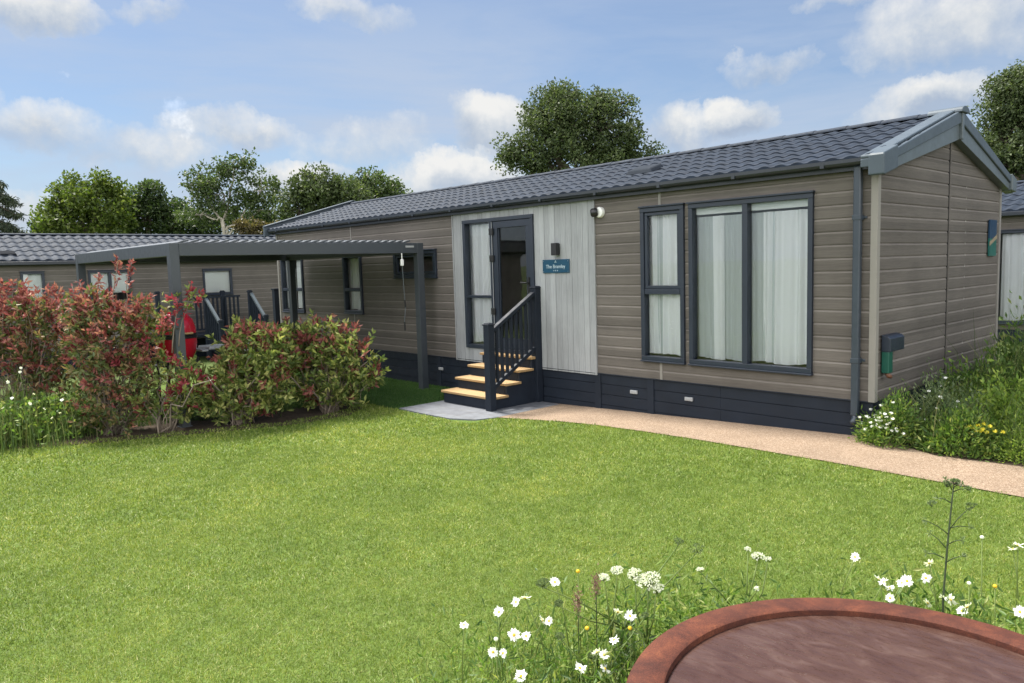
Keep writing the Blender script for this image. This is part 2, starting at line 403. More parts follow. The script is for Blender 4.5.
def curtain_mesh(mb, W, a0, a1, z0, z1, d, amp=.028, seed=0, fold=.11):
    r = random.Random(seed); n = max(8, int((a1 - a0) / .012)); ph = r.random()*6; ph2 = r.random()*6
    rows = [z1, z1 - (z1-z0)*.3, z1 - (z1-z0)*.7, z0]; g = []
    for j, z in enumerate(rows):
        row = []
        for i in range(n + 1):
            a = a0 + (a1 - a0)*i/n; am = amp*(.75 + .12*j)
            row.append(W.P(a + .006*j*math.sin(a*7+ph2), d + am*math.sin(a/fold*6.283 + ph + .9*math.sin(a*9 + ph2)) + .4*am*math.sin(a/fold*2.7*6.283/2.1 + ph2), z + (.012*math.sin(a*11+ph) if j == 3 else 0)))
        g.append(row)
    b = len(mb.v); mb.v += [tuple(p) for row in g for p in row]; w = n + 1
    for j in range(3):
        for i in range(n):
            mb.f.append((b+j*w+i, b+j*w+i+1, b+(j+1)*w+i+1, b+(j+1)*w+i)); mb.m.append(0)

def pane(mb, W, a0, a1, d, z0, z1):
    q = [W.P(a0, d, z0), W.P(a1, d, z0), W.P(a1, d, z1), W.P(a0, d, z1)]
    if np.cross(q[1]-q[0], q[2]-q[1]) @ W.n < 0: q = q[::-1]
    mb.quad(*q)
def window(W, a0, a1, z0, z1, parent, mull=(), trans=(), curt=(), sash=(), proud=.035, fw=.054, name='window', blind=None, label=None):
    mb = MB(); d0, d1 = -.07, proud
    mb.wbox(W, a0, a1, d0, d1, z0, z0+fw); mb.wbox(W, a0, a1, d0, d1+.004, z1-fw, z1)
    mb.wbox(W, a0, a0+fw, d0, d1, z0+fw, z1-fw); mb.wbox(W, a1-fw, a1, d0, d1, z0+fw, z1-fw)
    for m in mull: mb.wbox(W, m-fw*.62, m+fw*.62, d0, d1-.002, z0+fw, z1-fw)
    for l, r, z in trans: mb.wbox(W, l, r, d0, d1-.004, z-fw*.6, z+fw*.6)
    mb.wbox(W, a0-.012, a1+.012, -.01, proud+.022, z1, z1+.022)      # drip head
    mb.wbox(W, a0-.008, a1+.008, -.01, proud+.018, z0-.02, z0)        # cill
    for l, r, zl, zr in sash:
        s = .04
        mb.wbox(W, l, r, -.03, d1-.014, zl, zl+s); mb.wbox(W, l, r, -.03, d1-.014, zr-s, zr)
        mb.wbox(W, l, l+s, -.03, d1-.014, zl+s, zr-s); mb.wbox(W, r-s, r, -.03, d1-.014, zl+s, zr-s)
    w = mb.build(name, m_anth, parent, bevel=.005)
    if label: w['label'] = label
    mb = MB(); pane(mb, W, a0+fw*.5, a1-fw*.5, -.02, z0+fw*.5, z1-fw*.5)
    mb.build('pane', m_glass, w, flip=False)
    for i, (l, r, kind) in enumerate(curt):
        mb = MB(); net = kind == 'net'
        curtain_mesh(mb, W, l, r, z0+fw+.015, z1-fw-(.10 if blind else .01), -.105 if net else -.085, .010 if net else .020, i + int(a0*50), .07 if net else .115)
        mb.build('net_curtain' if net else 'curtain', m_net if net else m_curtain, w, smooth=True)
    if blind:
        mb = MB(); mb.wbox(W, a0+fw, a1-fw, -.072, -.06, z1-fw-blind, z1-fw); mb.build('roller_blind', m_blind, w)
    return w

def tile_roof(mb, O, ax, ay, length, run, z0, z1, pitch=.183, rows=7, seed=1, amp=.017, sub=10):
    """O: eave corner, ax unit along the eave, ay unit up-slope (horizontal)"""
    O = np.array(O, float); ax = np.array(ax, float); ay = np.array(ay, float)
    n = int(length / pitch * sub); a = np.linspace(0, length, n + 1); ph = (a / pitch) % 1.
    prof = np.where(ph < .68, np.sin(np.pi * ph / .68) ** .8, -.22 * np.sin(np.pi * (ph - .68) / .32)) * amp
    ts = []
    for r in range(rows):
        for u, lift in ((0, .016), (.03, .020), (.5, .008), (.999, 0)):
            ts.append(((r + u) / rows, lift))
    V = []
    for t, lift in ts:
        q = O[None] + a[:, None]*ax[None] + ay[None]*run*t; q = q.copy()
        q[:, 2] = z0 + (z1 - z0)*t + lift + prof; V.append(q)
    # front lip
    lip = V[0].copy(); lip[:, 2] = z0 - .012
    V = [lip] + V; m = len(V); w = n + 1
    b = len(mb.v); mb.v += [tuple(p) for row in V for p in row]
    for j in range(m - 1):
        for i in range(n):
            mb.f.append((b+j*w+i, b+j*w+i+1, b+(j+1)*w+i+1, b+(j+1)*w+i)); mb.m.append(0)

# ------------------------------------------------------------------ main lodge
LEN, WID, Z_SK, Z_E = 12.80, 3.93, .367, 2.72
RY, RZ, EY, EZ = 2.01, 3.39, -.14, 2.765
lodge = thing('holiday_lodge', (-6.4, 1.96, -.05), 'long taupe clad lodge with grey timber entrance panel and slate grey tiled roof', 'lodge')
WF = Wall((0, 0, 0), (-1, 0, 0), (0, -1, 0))
WG = Wall((0, 0, 0), (0, 1, 0), (1, 0, 0))
S = .9; Z = lambda z: (z + 2.02) * .9
BIG = (2.40*S-.01, .705*S, Z(-1.352), Z(.742)); BIG = (BIG[1], BIG[0], BIG[2], BIG[3])
NAR = (2.465*S, 3.175*S, Z(-1.352), Z(.745))
SML = (7.85*S, 9.22*S, Z(-.15), Z(.345))
TAL = (10.42*S, 11.15*S, Z(-.885), Z(.345))
FAR = (12.95*S, 14.03*S, Z(-.92), Z(.365))
DOOR = (5.285*S, 7.04*S, Z(-1.40), Z(.82))
PAN = (4.03*S, 7.34*S)
wins = [BIG, NAR, SML, TAL, FAR]
mb = MB()
boards(mb, WF, 0.055, PAN[0], Z_SK, Z_E, wins); boards(mb, WF, PAN[1], LEN, Z_SK, Z_E, wins)
mb.build('front_cladding', [m_board, m_bevel_lit], lodge)
gtop = lambda z: (0., WID) if z < 2.74 else (max(0, (z - 2.74)/.335), WID - max(0, (z - 2.74)/.335))
mb = MB(); boards(mb, WG, .055, WID, Z_SK, 3.30, (), gtop); mb.build('gable_cladding', [m_board, m_bevel_lit], lodge)
mb = MB()   # remaining shell: back wall, far gable, floor, ceiling, inner lining
mb.quad((-LEN, WID, .3), (0, WID, .3), (0, WID, 2.75), (-LEN, WID, 2.75))
mb.quad((-LEN, 0, .3), (-LEN, WID, .3), (-LEN, WID, 2.7), (-LEN, RY, 3.35), (-LEN, 0, 2.7))
mb.build('rear_wall', m_board, lodge)
mb = MB()
mb.quad((-LEN, 0.02, .5), (-.03, 0.02, .5), (-.03, WID, .5), (-LEN, WID, .5)); mb.quad((-LEN, 0.02, 2.66), (-.03, 0.02, 2.66), (-.03, WID, 2.66), (-LEN, WID, 2.66))
mb.quad((-.03, 0.02, .5), (-.03, WID, .5), (-.03, WID, 2.66), (-.03, 0.02, 2.66)); mb.quad((-LEN, 2.6, .5), (0, 2.6, .5), (0, 2.6, 2.66), (-LEN, 2.6, 2.66))
for xp in (-2.95, -7.0, -9.0, -11.3): mb.box(xp-.04, xp+.04, .05, 2.6, .51, 2.65)
mb.build('interior', m_inner, lodge)
# corner posts, seam strips
mb = MB(); mb.box(-.055, .012, -.014, .0, Z_SK-.004, Z_E); mb.box(0., .012, .0, .058, Z_SK-.004, Z_E-.02); mb.build('corner_post', m_gable_trim, lodge, bevel=.003)
mb = MB(); mb.box(-LEN-.012, -LEN+.05, -.012, 0.02, Z_SK, Z_E); mb.build('corner_post', m_trim, lodge)
mb = MB(); mb.wbox(WG, WID-.05, WID+.012, -.03, .012, Z_SK, 2.75); mb.build('corner_post', m_trim, lodge)
for a, w in ((2.865*S, .038), (10.79*S, .03)):
    mb = MB()
    ww = NAR if a < 3 else TAL
    mb.wbox(WF, a-w/2, a+w/2, -.005, .006, ww[3]+.024, Z_E); mb.build('joint_strip', m_trim, lodge)
    mb = MB(); mb.wbox(WF, a-w/2, a+w/2, -.005, .006, Z_SK, ww[2]-.024); mb.build('joint_strip', m_trim, lodge)
mb = MB(); mb.wbox(WG, RY-.022, RY+.022, -.005, .008, Z_SK, 3.3); mb.build('joint_strip', m_board, lodge)
mb = MB(); mb.wbox(WG, RY-.034, RY-.0225, -.012, .004, Z_SK, 3.3); mb.build('shadow_gap', m_dark, lodge)
# grey timber entrance panel: vertical boards with real grooves
mb = MB(); nb = 29; w = (PAN[1] - PAN[0]) / nb
for i in range(nb):
    l = PAN[0] + i*w; r = l + w; dj = .010 + .002*random.random()
    for za, zb, skip in ((Z_SK-.03, DOOR[2]-.0, False), (DOOR[2], DOOR[3], True), (DOOR[3], Z_E, False)):
        if skip and l < DOOR[1] and r > DOOR[0]:
            if l < DOOR[0] - .005: mb.wbox(WF, l+.002, DOOR[0], -.02, dj, za, zb)
            if r > DOOR[1] + .005: mb.wbox(WF, DOOR[1], r-.002, -.02, dj, za, zb)
            continue
        mb.wbox(WF, l+.002, r-.002, -.02, dj, za, zb)
mb.build('timber_panel', m_panel, lodge)
for a in (PAN[0], PAN[1]):
    mb = MB(); mb.wbox(WF, a-.012, a+.012, -.02, .022, Z_SK-.03, Z_E); mb.build('panel_edge_trim', m_panel, lodge)
# skirting: boards and battens, stepping with the ground
mb = MB(); st = [0, 1.75, 2.75, 3.65, 5.0, 6.6, 7.05, 9.2, 11., LEN]
for l, r in zip(st, st[1:]):
    g0 = min(gz(-l), gz(-r)) - .03
    for k in range(4):
        zt = Z_SK - .006 - k*.140; zb = zt - .134
        if zt < g0: break
        mb.wbox(WF, l+(.02 if l == 0 else .0005), r-.0005, -.03, -.010 - .004*(k % 2), max(zb, g0), zt)
mb.wbox(WF, 0.01, LEN, -.05, -.034, -.2, Z_SK)
for a in (2.75, 3.62, 5.0, 7.12, 9.2): mb.wbox(WF, a-.05, a+.05, -.02, .004, gz(-a)-.03, Z_SK-.008)
mb.wbox(WF, 0.005, LEN, -.03, .012, Z_SK-.012, Z_SK-.002)
for k in range(4): mb.wbox(WG, .0, WID, -.03, -.012, max(-.05, Z_SK-.006-k*.14-.134), Z_SK-.006-k*.14)
sk = mb.build('skirting', m_skirt, lodge, bevel=.003)
for a, z in ((3.346*S, Z(-1.835)), (2.419*S, Z(-1.837)), (7.85*S, Z(-1.85))):
    mb = MB(); mb.wbox(WF, a-.055, a+.055, -.008, .012, z-.022, z+.022)
    for q in range(4): mb.wbox(WF, a-.05+q*.027, a-.035+q*.027, .012, .017, z-.016, z+.016)
    mb.build('skirting_vent', m_grey, lodge, bevel=.002)
# windows
bm_ = 1.573*S
window(WF, *BIG, lodge, mull=(bm_,), curt=((BIG[0]+.02, BIG[0]+.62, 'c'), (BIG[0]+.45, bm_+.42, 'net'), (bm_+.33, BIG[1]-.26, 'c'), (BIG[1]-.36, BIG[1]+.10, 'net'), (BIG[1]-.02, BIG[1]+.16, 'c')), blind=.075)
nt = (NAR[0]+NAR[1])/2; zt_ = Z(-.40)
window(WF, *NAR, lodge, trans=((NAR[0]+.06, NAR[1]-.06, zt_),), sash=((NAR[0]+.06, NAR[1]-.06, zt_+.035, NAR[3]-.06),), curt=((NAR[0]+.03, nt+.06, 'c'), (nt+.02, nt+.16, 'net'), (nt+.13, NAR[1]+.14, 'c')))
window(WF, *SML, lodge, sash=((SML[0]+.06, SML[1]-.06, SML[2]+.06, SML[3]-.06),))
zt2 = Z(-.39)
window(WF, *TAL, lodge, trans=((TAL[0]+.06, TAL[1]-.06, zt2),), curt=((TAL[0]+.05, TAL[1]-.20, 'c'), (TAL[0]+.3, TAL[1]+.12, 'net')))
window(WF, *FAR, lodge, trans=((FAR[0]+.06, FAR[1]-.06, zt2),), curt=((FAR[0]+.05, FAR[0]+.45, 'c'), (FAR[0]+.5, FAR[1]+.12, 'c')))
# door set: side light and door leaf
a0, a1, z0, z1 = DOOR; mid = 6.29*S
mb = MB(); fw = .055
mb.wbox(WF, a0, a1, -.07, .045, z1-fw, z1); mb.wbox(WF, a0, a0+fw, -.07, .042, z0, z1-fw); mb.wbox(WF, a1-fw, a1, -.07, .042, z0, z1-fw)
mb.wbox(WF, mid-.03, mid+.03, -.07, .040, z0, z1-fw); mb.wbox(WF, mid+.03, a1-fw, -.07, .038, z0, z0+.06); mb.wbox(WF, a0+fw, mid-.03, -.07, .05, z0-.03, z0+.025)
mb.wbox(WF, mid+.03, a1-fw, -.07, .034, Z(-.50)-.02, Z(-.50)+.02)
dset = mb.build('door_frame', m_anth, lodge, bevel=.004)
mb = MB(); mb.wbox(WF, mid-.031, mid-.024, .0402, .046, z0+.03, z1-.06); mb.build('seal_strip', m_grey, dset)
mb = MB(); pane(mb, WF, mid+.02, a1-.04, -.02, z0+.04, z1-.04); mb.build('pane', m_glass, dset, flip=False)
mb = MB(); curtain_mesh(mb, WF, mid+.10, a1+.08, z0+.08, z1-.07, -.11, .03, 5); mb.build('curtain', m_curtain, dset, smooth=True)
mb = MB(); dl, dr = a0+fw+.004, mid-.034; s = .10
mb.wbox(WF, dl, dr, -.03, .03, z0+.03, z0+.03+.16); mb.wbox(WF, dl, dr, -.03, .03, z1-fw-.004-s, z1-fw-.004)
mb.wbox(WF, dl, dl+s, -.03, .03, z0+.19, z1-fw-.004-s); mb.wbox(WF, dr-s, dr, -.03, .03, z0+.19, z1-fw-.004-s)
for l, r in ((dl+s, dl+s+.015), (dr-s-.015, dr-s)): mb.wbox(WF, l, r, -.02, .012, z0+.19, z1-fw-s)
dleaf = mb.build('door', m_anth, lodge, bevel=.004)
mb = MB(); pane(mb, WF, dl+.08, dr-.08, -.01, z0+.15, z1-fw-.08); mb.build('pane', m_glass, dleaf, flip=False)
for zh in (1.15, 1.95, 2.35):
    mb = MB(); mb.wbox(WF, dr-.03, dr+.055, .030, .062, zh-.05, zh+.05); mb.build('hinge', m_dark, dleaf, bevel=.006)
mb = MB(); mb.wbox(WF, dl+.03, dl+.07, .03, .042, 1.42, 1.66); mb.tube([WF.P(dl+.05, .042, 1.58), WF.P(dl+.05, .08, 1.58), WF.P(dl+.17, .085, 1.58)], .011); mb.build('handle', m_dark, dleaf)
# roof
mb = MB(); tile_roof(mb, (-LEN-.10, EY, 0), (1, 0, 0), (0, 1, 0), LEN + .19, RY - EY, EZ, RZ)
roof = mb.build('roof', m_roof, lodge, smooth=True, angle=35)
mb = MB(); tile_roof(mb, (-LEN-.10, 2*RY - EY, 0), (1, 0, 0), (0, -1, 0), LEN + .19, RY - EY, EZ, RZ, sub=6); mb.build('rear_roof_slope', m_roof, lodge, smooth=True, angle=35)
mb = MB(); n = 31
for i in range(n):
    x0 = -LEN - .1 + i*(LEN+.16)/n; x1 = x0 + (LEN+.16)/n + .03
    arc = [(x0, RY + .105*math.cos(t), RZ - .005 + .052*math.sin(t)) for t in np.linspace(0, math.pi, 9)]
    mb.prism(arc, (x1 - x0, 0, 0.008))
mb.build('ridge_tile', m_roof, roof, bevel=.004)
mb = MB(); yv = .72; zv = EZ + (yv - EY)*(RZ-EZ)/(RY-EY)
mb.hexa([(-3.57, yv-.16, zv-.03), (-3.12, yv-.16, zv-.03), (-3.12, yv+.14, zv+.06), (-3.57, yv+.14, zv+.06), (-3.53, yv-.13, zv+.045), (-3.16, yv-.13, zv+.045), (-3.16, yv+.12, zv+.125), (-3.53, yv+.12, zv+.125)])
mb.build('roof_vent', painted('vent grey', (.03, .036, .046), .9, .1, .05), roof, bevel=.02)
# gutter, fascia, downpipe
mb = MB(); prof = [(y, z + .016) for y, z in [(-.165, 2.750), (-.165, 2.715), (-.15, 2.695), (-.115, 2.687), (-.085, 2.695), (-.07, 2.71), (-.07, 2.750), (-.078, 2.750), (-.078, 2.715), (-.115, 2.697), (-.157, 2.715), (-.157, 2.750)]]
mb.prism([(-LEN-.08, y, z) for y, z in prof], (LEN + .10, 0, 0)); g = mb.build('gutter', m_gutter, lodge)
for i in range(13):
    mb = MB(); mb.box(-.5-i, -.46-i, -.1665, -.062, 2.701, 2.767); mb.build('gutter_bracket', m_gutter, g)
mb = MB(); mb.box(-LEN-.08, .05, -.062, -.03, 2.66, 2.80); mb.box(-LEN-.08, .05, -.03, .02, 2.66, 2.675); mb.build('eaves_board', m_gutter, lodge)
mb = MB(); a = .178*S; mb.wbox(WF, a-.036, a+.036, .03, .095, .22, 2.70)
pipe = mb.build('downpipe', m_pipe, lodge, bevel=.012)
for zz in (.78, 2.2):
    mb = MB(); mb.wbox(WF, a-.041, a+.041, .005, .1, zz-.025, zz+.025); mb.wbox(WF, a-.07, a+.07, 0, .012, zz-.012, zz+.012); mb.build('pipe_clip', m_pipe, pipe, bevel=.004)
mb = MB(); mb.tube([WF.P(a, .06, .24), WF.P(a, .065, .18), WF.P(a, .11, .15)], .032, 10); mb.build('pipe_shoe', m_pipe, pipe, smooth=True)
# barge boards on the near gable
def barge(side, xo, parent, xin):
    e = -.17 if side < 0 else 4.12
    yz = lambda t: (e + (RY - e)*t, 2.752 + (3.425 - 2.752)*t)
    (y0, q0), (y1, q1) = yz(0), yz(1)
    mb = MB(); mb.prism([(xin, y0, q0-.165), (xin, y1, q1-.32), (xin, y1, q1-.14), (xin, y0, q0-.085)], (xo-xin-.022, 0, 0))
    mb.mi = 0; fb = mb.build('bargeboard', m_fascia, parent, bevel=.004)
    mb = MB(); mb.prism([(xin-.10, y0, q0-.087), (xin-.10, y1, q1-.142), (xin-.10, y1, q1+.0), (xin-.10, y0, q0+.0)], (xo-xin+.10, 0, 0))
    mb.prism([(xin-.10, y0, q0), (xin-.10, y1, q1), (xin-.10, y1, q1+.028), (xin-.10, y0, q0+.03)], (xo-xin+.055, 0, 0))
    cp = mb.build('verge_capping', m_vergecap, parent, bevel=.012)
    return fb
barge(-1, .115, lodge, .0); barge(1, .115, lodge, .0)
mb = MB(); e = -.17
mb.prism([(-.02, e-.012, 2.588), (-.02, e-.012, 2.772), (-.02, e+.0, 2.79), (-.02, e+.33, 2.89), (-.02, e+.33, 2.665), (-.02, e+.02, 2.583)], (.150, 0, 0))
mb.build('box_end', m_vergecap, lodge, bevel=.012)
mb = MB(); e = 4.12
mb.prism([(-.02, e+.012, 2.60), (-.02, e+.012, 2.77), (-.02, e-.18, 2.83), (-.02, e-.18, 2.62)], (.150, 0, 0)); mb.build('box_end', m_fascia, lodge, bevel=.012)
mb = MB(); mb.prism([(.07, RY-.030, 3.10), (.07, RY+.030, 3.10), (.07, RY+.035, 3.425), (.07, RY, 3.445), (.07, RY-.035, 3.425)], (.056, 0, 0)); mb.build('gable_finial', m_fascia, lodge, bevel=.006)
mb = MB(); arc = [(-.22, RY + .13*math.cos(t), RZ + .0 + .075*math.sin(t)) for t in np.linspace(0, math.pi, 9)]; mb.prism(arc, (.37, 0, 0)); mb.build('ridge_end_cap', m_vergecap, lodge, bevel=.008)
# far verge
mb = MB()
for e in (-.22, 4.22):
    mb.prism([(-LEN-.16, e, 2.62), (-LEN-.16, RY, 3.27), (-LEN-.16, RY, 3.46), (-LEN-.16, e, 2.83)], (.05, 0, 0)); mb.prism([(-LEN-.17, e, 2.83), (-LEN-.17, RY, 3.46), (-LEN-.17, RY, 3.485), (-LEN-.17, e, 2.855)], (.12, 0, 0))
mb.build('verge_capping', m_vergecap, lodge, bevel=.006)

# fittings on the lodge
wl = thing('wall_lamp', WF.P(4.865*S, .012, 2.02), 'small black box wall light above the blue name sign', 'lamp')
mb = MB(); c = 4.865*S - .085
mb.wbox(WF, c-.045, c+.045, .016, .035, 1.965, 2.115); mb.wbox(WF, c-.048, c+.048, .035, .105, 1.955, 2.125); mb.build('housing', m_dark, wl, bevel=.006)
mb = MB(); mb.wbox(WF, c-.04, c+.04, .045, .098, 1.95, 1.954); mb.build('lens', m_grey, wl)
sg = thing('name_sign', WF.P(4.81*S, .012, 1.8), 'dark blue name plate reading The Bramley beside the front door', 'sign')
sa0, sa1, sz0, sz1 = 4.525*S, 5.09*S, 1.713, 1.90
mb = MB(); mb.wbox(WF, sa0, sa1, .014, .030, sz0, sz1); plate = mb.build('plate', painted('teal blue enamel', (.006, .055, .105), .3, .05), sg, bevel=.004)
m_letter = painted('pale lettering', (.42, .52, .58), .5, .03)
def text_part(name, txt, size, at, parent, mat, ax, up, nrm, extr=.0015):
    cu = bpy.data.curves.new('t', 'FONT'); cu.body = txt; cu.size = size; cu.align_x = 'CENTER'; cu.align_y = 'CENTER'; cu.extrude = extr
    ob = bpy.data.objects.new('t', cu); COL.objects.link(ob)
    dg = bpy.context.evaluated_depsgraph_get(); me = bpy.data.meshes.new_from_object(ob.evaluated_get(dg))
    bpy.data.objects.remove(ob); me.name = name
    ax, up, nrm = map(np.array, (ax, up, nrm)); org = WL[parent.name]
    for v in me.vertices: v.co = Vector(np.array(at) + ax*v.co[0] + up*v.co[1] + nrm*v.co[2] - org)
    me.materials.clear(); me.materials.append(mat); return link(name, me, parent)
cx_ = (sa0+sa1)/2
text_part('lettering', 'The Bramley', .072, WF.P(cx_, .0325, 1.800), sg, m_letter, (1, 0, 0), (0, 0, 1), (0, -1, 0))
text_part('small_lettering', '* * *', .05, WF.P(cx_, .0325, 1.735), sg, m_letter, (1, 0, 0), (0, 0, 1), (0, -1, 0))
mb = MB()
for t in range(3): 
    an = t*2.094+1.57; mb.prism([WF.P(cx_, .031, 1.868), WF.P(cx_+.016*math.cos(an-.5), .031, 1.868+.016*math.sin(an-.5)), WF.P(cx_+.02*math.cos(an), .031, 1.868+.02*math.sin(an)), WF.P(cx_+.016*math.cos(an+.5), .031, 1.868+.016*math.sin(an+.5))], (0, -.0015, 0))
mb.build('emblem', m_letter, sg)
for a in (sa0+.02, sa1-.02):
    for z in (sz0+.02, sz1-.025): mb = MB(); mb.wbox(WF, a-.004, a+.004, .030, .034, z-.004, z+.004); mb.build('screw', m_steel, sg)
# camera
cc = 3.905*S
sc_ = thing('security_camera', WF.P(cc, 0, Z(.75)), 'white round security camera with black lens below the gutter', 'camera')
zc = Z(.745)
def disc(mb, c, n, prof, seg=24):
    n = np.array(n, float); n /= np.linalg.norm(n); r = np.cross(n, (0, 0, 1)); r /= np.linalg.norm(r); u = np.cross(r, n); vs = []
    for rad, d in prof:
        for k in range(seg):
            t = 6.2832*k/seg; vs.append(np.array(c) + n*d + rad*(r*math.cos(t) + u*math.sin(t)))
    m = len(prof); fs = [(i*seg+k, i*seg+(k+1) % seg, (i+1)*seg+(k+1) % seg, (i+1)*seg+k) for i in range(m-1) for k in range(seg)]
    fs += [tuple(range(seg))[::-1], tuple((m-1)*seg+k for k in range(seg))]; mb.add(vs, fs)
mb = MB(); disc(mb, WF.P(cc, 0.002, zc), (0, -1, 0), [(.070, 0), (.070, .03), (.062, .046), (.035, .052)]); mb.build('base', m_white, sc_, smooth=True, angle=40)
cdv = unit(np.array([-.72, -.68, -.12])); c0 = WF.P(cc+.02, .045, zc+.005)
mb = MB(); disc(mb, c0, cdv, [(.050, 0), (.056, .02), (.056, .07), (.050, .082)]); hd = mb.build('housing', m_dark, sc_, smooth=True, angle=40)
mb = MB(); disc(mb, c0 + cdv*.0825, cdv, [(.044, 0), (.044, .006), (.030, .010), (.020, .006)]); mb.build('lens', m_dark, hd, smooth=True, angle=40)
# meter box and plaque on the gable
bx = thing('electric_box', WG.P(.3, .01, .93), 'dark grey hooded electric box on the gable corner', 'utility box')
mb = MB(); mb.prism([WG.P(.125, .012, .862), WG.P(.125, .012, 1.03), WG.P(.125, .07, 1.018), WG.P(.125, .10, .995), WG.P(.125, .10, .862)], (0, .36, 0)); mb.build('hood', m_anth, bx, bevel=.006)
gs = thing('green_socket', WG.P(.2, .01, .74), 'dark green hook up socket unit with orange plug below the electric box', 'socket')
mb = MB(); mb.wbox(WG, .13, .235, .012, .085, .645, .862); mb.build('body', painted('deep green plastic', (.006, .07, .05), .4), gs, bevel=.008)
mb = MB(); mb.tube([WG.P(.175, .05, .645), WG.P(.185, .06, .615), WG.P(.22, .07, .605)], .022, 10); mb.build('plug', painted('orange plug', (.16, .07, .04), .6), gs, smooth=True)
pq = thing('wall_plaque', WG.P(3.53, .01, 2.0), 'tall narrow blue and green plaque with gold diagonal band on the gable wall', 'plaque')
mb = MB(); mb.wbox(WG, 3.42, 3.70, .012, .03, 2.0, 2.235); mb.build('upper_panel', painted('navy plaque', (.008, .04, .09), .35), pq)
mb = MB(); mb.wbox(WG, 3.42, 3.70, .012, .03, 1.775, 1.9985); mb.build('lower_panel', painted('green plaque', (.008, .10, .085), .35), pq)
mb = MB(); mb.prism([WG.P(3.415, .0302, 1.905), WG.P(3.415, .0302, 1.955), WG.P(3.705, .0302, 2.05), WG.P(3.705, .0302, 2.0)], (.006, 0, 0)); mb.build('gold_band', painted('gold band', (.24, .20, .13), .5), pq)

# ------------------------------------------------------------------ entrance steps
stp = thing('entrance_steps', (-5.25, -.48, gz(-5)+.014), 'dark entrance steps with honey wood treads and one balustrade under the door', 'steps')
sx0, sx1 = -5.80, -4.70; gb = gz(-5) + .015
tops = [(-.97, .045), (-.70, .205), (-.45, .365), (-.20, .525)]
mb = MB()
for i, (y, z) in enumerate(tops):
    ye = tops[i+1][0] if i < 3 else -.03
    mb.box(sx0+.03, sx1-.055, y+.03, y+.05, (gb if i == 0 else tops[i-1][1]+.001), z-.036)
    mb.box(sx1-.05, sx1-.012, y+.03, ye+.0299, gb, z-.037); mb.box(sx0+.01, sx0+.029, y+.03, ye+.0299, gb, z-.037)
mb.build('carcass', m_skirt, stp, bevel=.003)
for i, (y, z) in enumerate(tops):
    ye = tops[i+1][0] + .045 if i < 3 else -.03
    mb = MB(); 
    for q in range(2): 
        w = (ye - y)/2; mb.box(sx0-.02 if 1 else 0, sx1+.02, y + q*w + .001, y + (q+1)*w - .003, z-.035, z)
    mb.build('tread', m_tread, stp, bevel=.006)
for y, zt in ((-.965, 1.035), (-.06, 1.50)):
    mb = MB(); mb.box(sx1-.065, sx1+.045, y-.055, y+.055, gb, zt); np_ = mb.build('newel_post', m_skirt, stp, bevel=.006)
    mb = MB(); mb.prism([(sx1-.075, y-.065, zt), (sx1+.055, y-.065, zt), (sx1+.055, y+.065, zt), (sx1-.075, y+.065, zt)], (0, 0, .018)); mb.box(sx1-.06, sx1+.04, y-.05, y+.05, zt+.018, zt+.034); mb.build('post_cap', m_skirt, np_, bevel=.006)
xr = sx1 - .01
mb = MB(); mb.bar((xr, -.90, .965), (xr, -.11, 1.43), .075, .05); mb.bar((xr, -.90, .932), (xr, -.11, 1.397), .045, .02); mb.build('handrail', m_skirt, stp, bevel=.008)
mb = MB(); mb.bar((xr, -.91, .17), (xr, -.11, .645), .045, .055); mb.build('bottom_rail', m_skirt, stp, bevel=.004)
for i in range(8):
    y = -.83 + i*.094; f = (y + .9)/.79
    mb = MB(); mb.box(xr-.018, xr+.018, y-.018, y+.018, .19+.475*f, .935+.465*f); mb.build('baluster', m_skirt, stp, bevel=.003)

# ------------------------------------------------------------------ pergola
pg = thing('pergola', (-9.3, -2.28, gz(-9)), 'dark grey metal pergola with louvred flat roof beside the lodge', 'pergola')
X0, X1, Y0, Y1, HT, BH = -11.60, -7.06, -4.26, -.27, 2.245, .165
gP = gz(-9) - .02
for x, y in ((X1-.06, Y0+.06), (X1-.06, Y1-.06), (X0+.06, Y0+.06), (X0+.06, Y1-.06)):
    mb = MB(); mb.box(x-.06, x+.06, y-.06, y+.06, gP, HT); po = mb.build('post', m_perg, pg, bevel=.005)
    mb = MB(); mb.box(x-.075, x+.075, y-.075, y+.075, gP+.012, gP+.03); mb.build('foot_plate', m_perg, po)
for x in (X1-.06, X0+.06):
    mb = MB(); mb.box(x-.058, x+.058, Y0+.1205, Y1-.1205, HT-BH, HT-.002); mb.build('beam', m_perg, pg, bevel=.004)
for y in (Y0+.06, Y1-.06):
    mb = MB(); mb.box(X0+.1205, X1-.1205, y-.058, y+.058, HT-BH, HT-.002); mb.build('beam', m_perg, pg, bevel=.004)
for i in range(27):
    y = Y0 + .19 + i*.1345
    mb = MB(); c, s = math.cos(R_(14)), math.sin(R_(14)); hw = .073
    q = [(-hw*c, -hw*s-.006), (hw*c, hw*s-.006), (hw*c, hw*s+.016), (0, .022), (-hw*c, -hw*s+.016)]
    mb.prism([(X0+.10, y + a, HT + .012 + b) for a, b in q], (X1-X0-.13, 0, 0)); mb.build('louvre', m_perg, pg)
mb = MB(); mb.box(X0+.121, X1-.121, Y0+.13, Y0+.19, HT-.10, HT-.06); mb.build('gutter_channel', m_perg, pg); mb = MB(); mb.box(X0+.121, X1-.121, Y1-.19, Y1-.13, HT-.10, HT-.06); mb.build('gutter_channel', m_perg, pg)
mb = MB(); mb.box(X1-.001, X1+.004, -.62, -.46, HT-.075, HT-.045); mb.build('maker_plate', m_grey, pg)
ck = thing('crank_handle', (X1-.02, -.60, 1.7), 'grey crank rod with white gear box hanging from the pergola beam', 'crank')
